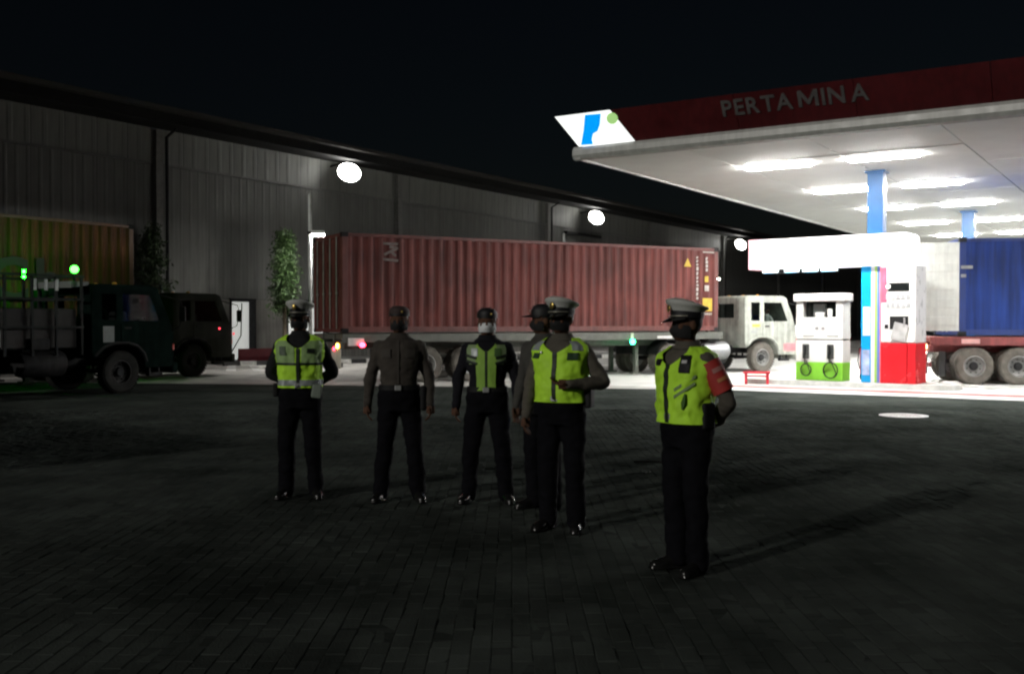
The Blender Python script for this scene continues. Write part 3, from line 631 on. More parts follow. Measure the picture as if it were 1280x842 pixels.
# front fascia in separate cassettes, flaring outwards at the top
def fascia_quad(u0, u1, bot_shift0, th=.06):
    t0 = u0 - bot_shift0
    return [(u0, -.02, ZL1), (u1, -.02, ZL1), (u1, -FL, ZT), (t0, -FL, ZT), (u0, th - .02, ZL1), (u1, th - .02, ZL1), (u1, th - FL, ZT), (t0, th - FL, ZT)]
QF = [(0, 1, 2, 3), (7, 6, 5, 4), (0, 4, 5, 1), (1, 5, 6, 2), (2, 6, 7, 3), (3, 7, 4, 0)]
u = logo_w + .28; first = True
while u < LA:
    u1 = min(u + 2.4, LA)
    MB().add(fascia_quad(u + .006, u1 - .006, .42 if first else 0), QF).build('fascia_panel', fred, CN); first = False; u = u1
v = 0.0
while v < LB:                                            # side fascia
    v1 = min(v + 2.4, LB)
    MB().add([(-.02, v + .006, ZL1), (-.02, v1 - .006, ZL1), (-FL, v1 - .006, ZT), (-FL, v + .006 - (FL if v == 0 else 0), ZT), (.04, v + .006, ZL1), (.04, v1 - .006, ZL1), (.06 - FL, v1 - .006, ZT), (.06 - FL, v + .006 - (FL * .8 if v == 0 else 0), ZT)], QF).build('fascia_panel', fred, CN); v = v1
# lit corner emblem box: white, blue slanted mark with a round bite, green blob
em = M('emblem_white', (.92, .95, .93), .4, emit=1.15, var=.05)
lb = MB().add([(0.0, -.025, ZL1), (logo_w + .27, -.025, ZL1), (logo_w - .15, -FL - .005, ZT), (-FL, -FL - .005, ZT), (0, .05, ZL1), (logo_w + .27, .05, ZL1), (logo_w - .15, .06 - FL, ZT), (-FL, .06 - FL, ZT)], QF).build('emblem_box', em, CN)
def onf(u_, w_): return (u_ + w_ * 0.10, -.025 + (-FL + .02) * w_ - .012, ZL1 + (ZT - ZL1) * w_)   # w: 0 bottom .. 1 top
bl = [(.05, .06), (.36, .04), (.35, .2), (.40, .36), (.52, .42), (.60, .6), (.66, .92), (.26, .94), (.17, .5)]
MB().add([onf(a, b) for a, b in bl], [tuple(range(len(bl)))]).build('emblem_blue', M('emblem_blue', (.0, .32, .95), .4, emit=.9, var=.1), lb)
gr = [(.92 + .14 * math.cos(a), .74 + .17 * math.sin(a)) for a in np.linspace(0, 2 * math.pi, 14)[:-1]]
MB().add([onf(a, b) for a, b in gr], [tuple(range(len(gr)))]).build('emblem_green', M('emblem_green', (.42, .72, .25), .4, emit=.7, var=.1), lb)
# raised letters
let = M('letter_grey', (.11, .10, .10), .5, var=.25)
th = math.atan2(ZT - ZL1, -(FL - .02)); x = 3.52
for ch, gap in zip('PERTAMINA', (.05, .05, .035, .015, .11, .065, .065, .11, 0)):
    if ch == 'M': me = MB().prism([(k_ * .40, q * .335) for k_, q in ((0, 0), (0, 1), (.2, 1), (.5, .42), (.8, 1), (1, 1), (1, 0), (.82, 0), (.82, .66), (.56, .14), (.44, .14), (.18, .66), (.18, 0))], -.02, .02, 'xy').mesh('letter', None)
    else: me = text_mesh(ch, .47, .02, .009)
    me.materials.append(let)
    xs_ = [v.co.x for v in me.vertices]
    place('letter', me, CN, (x - min(xs_), -.20, ZL1 + .29), (th, 0, 0)); x += max(xs_) - min(xs_) + gap
# columns
colb = M('column_blue', (.008, .075, .21), .4, var=.1)
ISL = Vector((9.0, 25.3, 0)); PHI_I = R(-38); IX = Vector((math.cos(PHI_I), math.sin(PHI_I), 0)); IY = Vector((-IX.y, IX.x, 0))
def local_canopy(p): d = p - CP; return (d.dot(AX), d.dot(BX))
ca, cbb = local_canopy(ISL)
for a_, b_ in ((ca, cbb), (ca + .3, cbb + 11.0), (ca + 11, cbb), (ca + 11, cbb + 11)):
    k = MB().bb(a_ - .19, a_ + .19, b_ - .19, b_ + .19, 0.0, SZ + .02, .02).build('column', colb, CN)
    MB().bb(a_ - .24, a_ + .24, b_ - .24, b_ + .24, SZ - .05, SZ + .0).build('column_cap', colb, k)
dif = M('light_diffuser', (1, .985, .95), .5, emit=225, var=0)
lm = MB().bb(-.76, .76, -.18, .18, -.045, 0.006, .022).mesh('diffuser', dif); hm = MB().bb(-.66, .66, -.14, .14, -.004, .03).mesh('housing', white)
rowname = ['first', 'second', 'third', 'fourth', 'fifth']
for bi, b_ in enumerate((3.4, 8.75, 14.1, 20.0, 26.2)):
    for ai, a_ in enumerate((3.45, 5.85, 14.0, 16.4)):
        p_ = CP + AX * a_ + BX * b_
        t = thing('canopy_light', 'long lit lamp under the canopy, %s row behind fascia, %s from the side edge' % (rowname[bi], rowname[ai]), 'ceiling light', (p_.x, p_.y, SZ), PHI_A, 'lamps under the canopy')
        place('housing', hm, t); place('diffuser', lm, t, (0, 0, -.006))

# ------------------------------------------------------------------ pump island
il = thing('pump_island', 'low white edged concrete island under pump and kiosk', 'island', ISL, PHI_I)
pts = []
for cx, a0, a1 in ((1.35, -90, 90), (-2.7, 90, 270)):
    for a in range(a0, a1 + 1, 15): pts.append((cx + .62 * math.cos(R(a)), .62 * math.sin(R(a))))
MB().prism(pts, 0, .13, 'xy').build('island_slab', M('island_concrete', (.42, .42, .4), .7, var=.25), il)
MB().rings([[(x * k, y * k2, z) for x, y in pts] for k, k2, z in ((1.012, 1.04, 0.016), (1.012, 1.04, .134), (.97, .9, .134))], cap=False).build('edge_band', M('edge_white', (.76, .76, .73), .6, var=.2), il)

# price sign beam
sg = thing('station_sign', 'white lit sign beam with red end over fuel pump', 'sign', ISL + Vector((0, 0, 2.99)), PHI_I)
pts = [(-3.18, 0), (.98, 0)] + [(.8 + .18 * math.sin(R(a)), .62 + .14 * math.cos(R(a)) ) for a in (90, 60, 30, 0)] + [(-3.18, .76)]
MB().prism(pts, -.42, .16).build('sign_box', M('sign_lit', (1, .98, .97), .4, emit=1.7, var=.02), sg)
MB().bb(-3.2, -2.86, -.43, .17, -.006, .768, .004).build('red_end', M('sign_pink', (1, .55, .6), .4, emit=.9, var=.05), sg)
for i, (x0, x1) in enumerate(((-2.82, -2.42), (-2.22, -1.86), (-1.74, -1.36), (-1.26, -.86))):
    MB().bb(x0, x1, -.40, -.3, -.1, -.003).build('light_tab', M('tab_lit', (.85, 1, 1), .4, emit=1.3, var=0), sg)
    MB().bb(x0 + .03, x1 - .03, -.403, -.38, -.118, -.1).build('tab_edge', M('tab_blue', (.02, .3, .65), .4), sg)
for x0, x1 in ((-2.42, -2.22), (-1.86, -1.74), (-1.36, -1.26)): MB().bb(x0 + .02, x1 - .02, -.3, -.22, -.12, -.003).build('tab_spacer', black, sg)

# striped column cladding panel
cp = thing('striped_panel', 'tall panel of blue, white, green and pink stripes round column', 'panel', ISL + Vector((0, 0, .134)), PHI_I)
x = -.27
for w_, c_, nm in ((.24, (.0, .33, .75), 'blue'), (.09, (.8, .82, .82), 'white'), (.06, (.35, .6, .12), 'green'), (.06, (.12, .2, .62), 'violet'), (.05, (.75, .25, .36), 'pink')):
    MB().bb(x + .001, x + w_ - .001, -.30, -.265, 0, 2.85).build('stripe', M('stripe_' + nm, c_, .35, var=.06), cp); x += w_
MB().bb(-.27, .23, -.265, -.25, 0, 2.85).bb(-.275, -.262, -.262, .24, 0, 2.85).bb(.222, .235, -.262, .24, 0, 2.85).build('panel_frame', white, cp)
MB().bb(-.22, -.05, -.312, -.302, 1.15, 1.85).build('notice', M('notice_white', (.85, .86, .86), .5), cp)
MB().bb(-.24, -.06, -.309, -.301, .18, .8).build('notice', M('notice_pale', (.45, .55, .85), .4, var=.5, scale=4), cp)

# payment kiosk
kk = thing('payment_kiosk', 'white upright payment kiosk with red base beside striped panel', 'kiosk', ISL + IX * .70 + Vector((0, 0, .134)), PHI_I)
kd_, kx = .42, .37
MB().bb(-kx - .08, kx, -.42, kd_, .98, 2.84, .02).build('cabinet', M('kiosk_white', (.84, .84, .82), .3, var=.04), kk)
MB().bb(-kx - .085, kx - .2, -.426, kd_, 0, .975, .01).bb(kx - .19, kx + .004, -.426, kd_, 0, .975, .01).build('red_base', M('kiosk_red', (.72, .02, .03), .25, var=.15, scale=2), kk)
MB().bb(-kx - .07, -kx + .06, -.432, -.421, 1.95, 2.8).build('pink_strip', M('kiosk_pink', (.75, .12, .2), .35), kk)
MB().bb(-.28, .22, -.432, -.415, 2.22, 2.42).build('display', M('screen_black', (.01, .012, .012), .12), kk)
lamp_k = MB().ell((-.27, -.45, 2.33), (.05, .03, .05)).build('indicator_lamp', M('kiosk_lamp', (1, .96, .9), .4, emit=3, var=0), kk, True)
for r_ in range(2):
    for k in range(5): MB().bb(-.33 + k * .12, -.235 + k * .12, -.434, -.42, 1.82 + r_ * .2, 1.94 + r_ * .2, .006).build('button', M('button_grey', (.42, .43, .44), .5), kk)
MB().bb(-.24, .2, -.431, -.42, 1.3, 1.62).build('niche', black, kk)
MB().box((.0, -.445, 1.24), (.34, .012, .42), Matrix.Rotation(.25, 3, 'Y')).build('price_card', M('card_grey', (.5, .5, .5), .6, var=.3), kk)
MB().bb(-.36, -.27, -.434, -.42, 1.32, 1.42).build('card_slot', dsteel, kk)
MB().tube([(.1, -.44, 1.35), (.12, -.46, 1.5), (.11, -.44, 1.58)], .02, 8).build('handset', M('handset', (.4, .4, .4), .5), kk, True)

# fuel dispenser
DP = ISL - IX * 1.35
fd = thing('fuel_pump', 'white fuel dispenser with lime green base and two hoses', 'fuel pump', DP + Vector((0, 0, .134)), PHI_I)
pw = M('pump_white', (.82, .83, .81), .35, var=.06)
hw, hd = .61, .27
MB().bb(-hw, hw, -hd, hd, 0, .46, .012).build('green_base', green_p, fd)
MB().bb(-hw, hw, -hd + .004, hd - .004, .463, 1.02, .012).build('lower_cabinet', pw, fd)
MB().bb(-hw, hw, -hd, hd, 1.045, 1.6, .012).build('upper_cabinet', pw, fd)
MB().bb(-hw + .02, hw - .02, -hd + .02, hd - .02, 1.0, 1.06).build('seam', black, fd)  # black strip in the seam between the two cabinets
for x in (-hw + .09, hw - .09): MB().bb(x - .09, x + .09, -hd + .02, hd - .02, 1.6, 2.0, .01).build('post', pw, fd)
MB().bb(-.43, .43, -.02, .03, 1.6, 2.0).build('glass_back', M('window_dark', (.012, .015, .014), .2), fd)
MB().bb(-.2, .12, -.15, -.03, 1.62, 1.94, .02).build('display', M('display_grey', (.11, .12, .12), .3), fd)
MB().bb(-.12, .12, -.23, -.1, 1.605, 1.72, .02).bb(.18, .3, -.2, -.1, 1.605, 1.82, .03).build('card_reader', white, fd)
MB().bb(-hw - .06, hw + .06, -hd - .05, hd + .05, 2.0, 2.2, .03).build('crown', pw, fd)
for x in (-.1, .06): MB().bb(x, x + .09, -hd - .012, -hd + .0, 1.28, 1.36, .004).build('button', M('button_dark', (.3, .3, .3), .5), fd)
for x in (-.42, .2): MB().bb(x, x + .3, -hd - .006, -hd + .0, 1.1, 1.15).build('label_strip', M('strip_grey', (.4, .42, .4), .5), fd)
for x in (-.34, .30):
    MB().bb(x - .09, x + .09, -hd - .03, -hd + .01, .55, .92, .02).build('nozzle_holster', M('holster', (.06, .065, .06), .5), fd)
    nz = MB().tube([(x, -hd - .06, .88), (x + .01, -hd - .08, .76), (x - .02, -hd - .07, .62)], [.03, .035, .022], 10)
    nz.tube([(x + .03, -hd - .1, .84), (x + .05, -hd - .13, .74), (x + .02, -hd - .1, .66)], .012, 6).build('nozzle', black, fd, True)
    hp = [(x - .02, -hd - .07, .62)]
    rr = .20 if x > 0 else .15
    for k in range(0, 25):
        a = R(100 + k * 25); hp.append((x + .03 + rr * math.cos(a) * (1 - k * .008), -hd - .06 - .0018 * k, .27 + rr * math.sin(a)))
    hp.append((x + .02, -hd - .02, .5))
    MB().tube(hp, .014, 8).build('hose', black, fd, True)
MB().bb(-hw - .12, -hw, -.1, .1, 1.1, 1.4, .04).build('side_box', pw, fd)

# fire extinguisher trolley and red stand
p_ = ISL - IX * .42 + IY * .42
fe = thing('fire_extinguisher', 'red wheeled fire extinguisher standing behind the striped panel', 'extinguisher', (p_.x, p_.y, .134), PHI_I)
MB().lathe([(.0, .1), (.11, .11), (.125, .16), (.125, .78), (.1, .86), (.04, .92), (.035, .98), (0, .99)], n=20).build('cylinder', red_p, fe, True)
for y in (-.12, .12): MB().lathe([(.03, -.02), (.1, -.025), (.1, .025), (.03, .02)], c=(0, y, .1), axis='y', n=18).build('wheel', black, fe, True)
MB().tube([(.0, -.1, .95), (-.1, -.14, .8), (-.13, -.14, .5), (-.1, -.12, .3)], .014, 8).build('hose', black, fe, True)
MB().tube([(.02, 0, .95), (.12, 0, 1.02), (.14, 0, 1.0)], .014, 8).bb(-.03, .03, -.14, -.122, .5, .68).build('handle', white, fe, True)
p_ = at(946, 0, 26.4)
st = thing('red_stand', 'small red steel stand on ground beside pump island', 'stand', (p_.x, p_.y, 0.001), R(-12))
rp = M('stand_red', (.62, .03, .05), .4)
MB().bb(-.34, .34, -.13, .13, .29, .34, .01).build('top', rp, st)
for x in (-.27, .27):
    for y in (-.09, .09): MB().box((x, y, .145), (.07, .03, .29), None, .006).build('leg', rp, st)
MB().bb(-.26, .26, -.012, .012, .2, .24).build('rail', rp, st)
# red plastic barriers by the warehouse
for i, (px, lb_) in enumerate(((312, 'dark red road barrier beside dark olive truck'), (336, 'dark red road barrier beside narrow lit tree'))):
    p_ = at(px, 0, 38.6 + i * .5); b = thing('road_barrier', lb_, 'barrier', (p_.x, p_.y, 0), R(30), 'dark red barriers by the warehouse')
    MB().prism([(-.22, 0), (.22, 0), (.2, .16), (.1, .3), (.08, .62), (-.08, .62), (-.1, .3), (-.2, .16)], -.42, .42, 'yz').build('body', M('barrier_red', (.16, .015, .025), .5), b)
    for x in (-.25, .25): MB().bb(x - .07, x + .07, -.205, -.17, .0, .06).build('foot', black, b)

# ------------------------------------------------------------------ people
def remesh(mb, voxel, mat, name, smooth=3, fold=0.0, seed=0, fscale=9.0):
    o = mb.build('tmp', mat); md = o.modifiers.new('r', 'REMESH'); md.mode = 'VOXEL'; md.voxel_size = voxel; md.use_smooth_shade = True
    if smooth: s_ = o.modifiers.new('s', 'SMOOTH'); s_.factor = .5; s_.iterations = smooth
    bpy.context.view_layer.update(); me = evaluated(o); kill(o); me.name = name
    if fold:
        n = len(me.vertices); co = np.empty(n * 3); me.vertices.foreach_get('co', co); no = np.empty(n * 3); me.vertices.foreach_get('normal', no)
        co = co.reshape(-1, 3); no = no.reshape(-1, 3); d = np.empty(n)
        for i in range(n): p = co[i]; d[i] = noise.noise((p[0] * fscale + seed, p[1] * fscale, p[2] * fscale * 1.3)) + .5 * noise.noise((p[0] * fscale * 2.3, p[1] * fscale * 2.3 + seed, p[2] * fscale * 3.6))
        co += no * (d * fold)[:, None]; me.vertices.foreach_set('co', co.ravel()); me.update()
    me.shade_smooth(); return me
TZ = [.80, .86, .93, 1.02, 1.10, 1.20, 1.30, 1.36, 1.40, 1.43, 1.455, 1.48]
TRX = [.165, .172, .172, .158, .156, .168, .184, .186, .168, .118, .076, .062]
TRY = [.112, .118, .12, .112, .114, .122, .124, .116, .102, .082, .066, .06]
TOY = [.01, .01, .008, 0, -.004, -.006, -.002, .004, .01, .014, .014, .012]
def torso_at(z, ang, off, belly=0.0):                     # ang 0 = front (-y), positive to the figure's left (+x)
    rx = np.interp(z, TZ, TRX) + off; ry = np.interp(z, TZ, TRY) + off; oy = np.interp(z, TZ, TOY)
    s_, c_ = math.sin(ang), math.cos(ang); e = .86
    x = math.copysign(abs(s_) ** e, s_) * rx; y = -math.copysign(abs(c_) ** e, c_) * ry
    if belly and c_ > 0: y -= belly * c_ * math.exp(-((z - 1.07) / .12) ** 2)
    return Vector((x, y + oy, z))
def torso_patch(z0, z1, a0, a1, off, nz=20, na=40, wob=.004, seed=0, belly=0, cut=None, thick=.006, neck=None):
    mb = MB(); idx = {}
    def pt(i, j, o_):
        a = a0 + (a1 - a0) * j / na; zt = z1
        if neck and math.cos(a) > 0: zt = min(z1, neck[0] + max(0, abs(math.sin(a)) * .13 - .004) / neck[1])
        z = z0 + (zt - z0) * i / nz
        k = wob * (noise.noise((a * 2.2 + seed, z * 9, seed)) + .7 * noise.noise((a * 4 + z * 12, z * 20 - a * 3 + seed, 3)))
        return torso_at(z, a, off + k + o_, belly)
    O = [[pt(i, j, 0) for j in range(na + 1)] for i in range(nz + 1)]; I = [[pt(i, j, -thick) for j in range(na + 1)] for i in range(nz + 1)]
    n = (nz + 1) * (na + 1); mb.v = [tuple(p) for r_ in O for p in r_] + [tuple(p) for r_ in I for p in r_]
    q = lambda i, j: i * (na + 1) + j
    keep = {(i, j) for i in range(nz) for j in range(na) if not (cut and cut((O[i][j] + O[i + 1][j + 1]) / 2))}
    for i, j in keep:
        a, b, c_, d = q(i, j), q(i, j + 1), q(i + 1, j + 1), q(i + 1, j)
        mb.f.append((a, b, c_, d)); mb.f.append((d + n, c_ + n, b + n, a + n))
        for (di, dj, e0, e1) in ((-1, 0, a, b), (1, 0, c_, d), (0, -1, d, a), (0, 1, b, c_)):
            if (i + di, j + dj) not in keep: mb.f.append((e0, e0 + n, e1 + n, e1))
    return mb
def ring_limb(mb, pts, rad, n=14, sub=5):
    P = [Vector(p) for p in pts]; path = []; rs = []
    for i in range(len(P) - 1):
        for k in range(sub):
            t = k / sub; p0 = P[max(i - 1, 0)]; p1 = P[i]; p2 = P[i + 1]; p3 = P[min(i + 2, len(P) - 1)]
            path.append(.5 * ((2 * p1) + (p2 - p0) * t + (2 * p0 - 5 * p1 + 4 * p2 - p3) * t * t + (3 * p1 - p0 - 3 * p2 + p3) * t ** 3)); rs.append(rad[i] + (rad[i + 1] - rad[i]) * t)
    path.append(P[-1]); rs.append(rad[-1]); mb.tube(path, rs, n); mb.ell(P[0], (rad[0],) * 3, 12, 8); mb.ell(P[-1], (rad[-1],) * 3, 12, 8)
def hand(mb, wrist, d, side, curl=.5):                     # d: direction wrist->knuckles
    d = Vector(d).normalized(); w = Vector((0, -1, 0)) - d * Vector((0, -1, 0)).dot(d)
    if w.length < .2: w = Vector((1, 0, 0)) - d * d.x
    w.normalize(); nrm = d.cross(w) * side                 # w: thumb side; nrm points to the palm
    if nrm.x * side > 0: nrm = -nrm
    W_ = Vector(wrist)
    mb.tube([W_ - d * .02, W_ + d * .03, W_ + d * .085], [(.024, .019), (.038, .017), (.04, .014)], 12)
    rot = Matrix((w, d, nrm)).transposed()
    mb.ell(W_ + d * .045, (.04, .05, .017), 12, 8, rot)
    for k, L_ in enumerate((.072, .08, .074, .058)):
        b = W_ + d * .082 + w * (.03 - k * .0205); ang = 0.25 + curl * .6; p0 = b; dd = d
        pts = [p0]
        for f in (.45, .32, .23):
            dd = (dd * math.cos(ang * .8) + nrm * math.sin(ang * .8)).normalized(); p0 = p0 + dd * L_ * f; pts.append(p0)
        mb.tube([b - d * .02] + pts, [.0095, .0095, .009, .0085, .0065], 8); mb.ell(pts[-1], (.0068,) * 3, 8, 6)
    b = W_ + d * .025 + w * .034; t1 = b + (d * .6 + w * .6 + nrm * .35).normalized() * .035; t2 = t1 + (d * .85 + nrm * .45 + w * .1).normalized() * .03
    mb.tube([b - w * .015, b, t1, t2], [.013, .0125, .0105, .008], 8); mb.ell(t2, (.008,) * 3, 8, 6)

skin = M('skin', (.11, .056, .036), .75, var=.12, scale=12, spec=.12)
trous = M('trouser_black', (.006, .006, .008), .9, var=.3, scale=14, spec=.08)
shoe_m = M('shoe_leather', (.012, .012, .012), .22, var=.3, scale=20)
vestm = M('vest_lime', (.56, 1.0, .05), .7, var=.10, scale=10, bump=.12, bscale=120)
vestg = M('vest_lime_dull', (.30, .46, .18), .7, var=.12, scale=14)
refl = M('vest_reflective', (.36, .40, .40), .4, .1, var=.15, scale=20)
zipm = M('zip_dark', (.012, .02, .012), .6)
maskb = M('mask_black', (.01, .01, .011), .85); maskw = M('mask_white', (.8, .82, .84), .8, var=.08, scale=25)
hairm = M('hair_black', (.008, .007, .007), .6, var=.3, scale=40)
eye_m = M('eye', (.06, .055, .05), .25)

def person(label, px, foot, H, yaw, head_yaw, arms, shirt_col, shirt_name, vest, cap, mask, seed, belly=0, stance=.12, sleeves=1.0, extras=None, loc=None, legs=None, head_pitch=0):
    Y = CAM_H * F / (foot - HOR) if loc is None else 0
    base = Vector(((px - 640) / F * Y, Y, .006)) if loc is None else Vector(loc)
    root = thing('person', label, 'person', base, yaw); root.scale = (H / 1.70,) * 3
    HC = Vector((0, .0, 1.50)); HM = Matrix.Translation(HC) @ Matrix.Rotation(head_yaw, 4, 'Z') @ Matrix.Rotation(head_pitch, 4, 'X') @ Matrix.Translation(-HC)
    b = MB()
    rings = []
    for z, rx in list(zip(TZ, TRX))[2:]: rings.append([torso_at(z, 2 * math.pi * k / 28, -.010, belly) for k in range(28)])
    b.rings(rings)
    b.tube([(0, .014, 1.42), (0, .008, 1.50), (0, -.005, 1.56)], [.062, .056, .055], 14)
    hd_ = MB()
    hd_.ell((0, .004, 1.603), (.076, .096, .100)); hd_.ell((0, -.035, 1.545), (.058, .058, .068)); hd_.ell((0, -.06, 1.515), (.03, .03, .026))
    hd_.ell((0, -.072, 1.62), (.05, .026, .022))             # brow
    hd_.tube([(0, -.082, 1.605), (0, -.104, 1.573), (0, -.102, 1.56), (0, -.085, 1.553)], [.008, .013, .014, .010], 8)
    for s_ in (-1, 1):
        hd_.ell((s_ * .078, .012, 1.585), (.009, .02, .031)); hd_.ell((s_ * .013, -.095, 1.562), (.009, .01, .007)); hd_.ell((s_ * .042, -.062, 1.573), (.022, .022, .02))
    hd_.tube([(-.024, -.083, 1.531), (0, -.092, 1.533), (.024, -.083, 1.531)], [.006, .008, .006], 8)
    hd_.tube([(-.02, -.082, 1.521), (0, -.09, 1.52), (.02, -.082, 1.521)], [.006, .008, .006], 8)
    hd_.xf(HM); b.add(hd_.v, hd_.f)
    lg = legs or {s_: [(s_ * .09, .01, .88), (s_ * (stance * .5 + .05), -.012, .49), (s_ * stance, .02, .09)] for s_ in (-1, 1)}
    sh = MB(); tro = MB()
    sh.rings([[torso_at(z, 2 * math.pi * k / 28, .006, belly) for k in range(28)] for z in [.985] + TZ[3:-1]])
    for s_ in (-1, 1):
        el, wr, hdv = arms[s_]; el = Vector(el); wr = Vector(wr); S0 = Vector((s_ * .172, .008, 1.362))
        ring_limb(b, [S0, S0.lerp(el, .5) + Vector((s_ * .006, 0, 0)), el, el.lerp(wr, .35), wr], [.054, .046, .038, .038, .026])
        hand(b, wr, hdv, s_)
        e2 = wr if sleeves == 1 else el.lerp(wr, .1)
        if sleeves == 1: ring_limb(sh, [S0, S0.lerp(el, .5), el, el.lerp(wr, .4), wr], [.060, .058, .054, .05, .04])
        else: ring_limb(sh, [S0, S0.lerp(el, .5), el.lerp(S0, .15)], [.064, .064, .06])
        hp, kn_, an = [Vector(q) for q in lg[s_]]
        ring_limb(b, [hp, hp.lerp(kn_, .5), kn_, kn_.lerp(an, .35), an], [.09, .075, .055, .055, .036])
        b.ell(an + Matrix.Rotation(s_ * .28, 3, 'Z') @ Vector((0, -.05, -.045)), (.024, .09, .018), rot=Matrix.Rotation(s_ * .28, 3, 'Z'))
        ring_limb(tro, [hp, hp.lerp(kn_, .5), kn_, kn_.lerp(an, .5), an + Vector((0, 0, -.02))], [.104, .092, .078, .075, .072])
    place('body', remesh(b, .0068, skin, 'body', 2), root)
    shm = M('shirt_' + shirt_name, shirt_col, .9, var=.16, scale=9, bump=.15, bscale=150, spec=.15)
    place('shirt', remesh(sh, .0105, shm, 'shirt', 4, .010, seed), root)
    tro.rings([[torso_at(z, 2 * math.pi * k / 28,   .016, belly) for k in range(28)] for z in (.80, .84, .88, .93, 1.0)])
    place('trousers', remesh(tro, .012, trous, 'trousers', 5, .013, seed + 5, 7), root)
    for s_ in (-1, 1):
        an = Vector(lg[s_][2]); r3 = Matrix.Rotation(s_ * .28, 3, 'Z')
        f = MB(); f.tube([r3 @ Vector(q) for q in ((0, .075, .05), (0, .03, .055), (0, -.05, .05), (0, -.12, .04), (0, -.175, .035), (0, -.195, .03))], [(.04, .035), (.053, .04), (.046, .042), (.036, .048), (.028, .04), (.015, .02)], 14)
        f.tube([(0, .015, .04), (0, .012, .12), (0, .01, .17)], [.05, .046, .046], 14)
        sol = MB().tube([r3 @ Vector(q) for q in ((0, .085, .012), (0, .03, .012), (0, -.05, .012), (0, -.13, .012), (0, -.2, .012))], [(.011, .03), (.011, .042), (.011, .044), (.011, .05), (.011, .03)], 14)
        f.add(sol.v, sol.f)
        so_ = place('shoe', remesh(f, .008, shoe_m, 'shoe', 2), root, (an.x, an.y - .0, an.z - .09))
    for s_ in (-1, 1): e = MB().ell((s_ * .031, -.083, 1.593), (.012, .009, .006)); e.xf(HM).build('eye', eye_m, root, True)
    # belt
    bt = torso_patch(.985, 1.03, -math.pi, math.pi, .022, 3, 60, 0, belly=belly).build('belt', black, root, True)
    MB().bb(-.028, .028, -.018, -.004, -.022, .022, .004).xf(Matrix.Translation(torso_at(1.007, 0, .022, belly))).build('buckle', steel, bt)
    # collar
    torso_patch(1.435, 1.485, -math.pi * .93, math.pi * .93, .012, 4, 30, .002, seed, thick=.004).build('collar', shm, root, True)
    # mask: shell over nose, mouth and chin
    mk = MB(); rr = []
    for i in range(9):
        z = 1.503 + .082 * i / 8; row = []
        for j in range(19):
            a = R(-88 + 176 * j / 18); bul = .016 * math.exp(-(a / .5) ** 2) * math.exp(-((z - 1.55) / .03) ** 2); k = .86 + .14 * math.sin(math.pi * (i + 1) / 10)
            row.append((math.sin(a) * (.079 * k), -.004 - math.cos(a) * ((.098 + bul) * k), z + .006 * math.cos(a)))
        rr.append(row)
    mk.rings(rr, closed=False); mk.xf(HM); mo = mk.build('face_mask', maskw if mask == 'white' else maskb, root, True)
    for s_ in (-1, 1): MB().tube([(s_ * .079, -.004, 1.57), (s_ * .083, .02, 1.605), (s_ * .082, .03, 1.6)], .002, 5).xf(HM).build('ear_loop', mo.data.materials[0], mo)
    # hair at the back and sides
    hr = MB(); hr.ell((0, .014, 1.612), (.079, .096, .098)); hro = hr.mesh('hair', hairm, True)
    bm = bmesh.new(); bm.from_mesh(hro); bmesh.ops.delete(bm, geom=[f for f in bm.faces if f.calc_center_median().y < -.05 + max(0, (1.655 - f.calc_center_median().z)) * 1.25 and f.calc_center_median().z < 1.66], context='FACES'); bm.to_mesh(hro); bm.free()
    hro.transform(HM); place('hair', hro, root)
    build_cap(cap, HM, root)
    if vest: vest(root, seed, belly)
    if extras: extras(root)
    return root

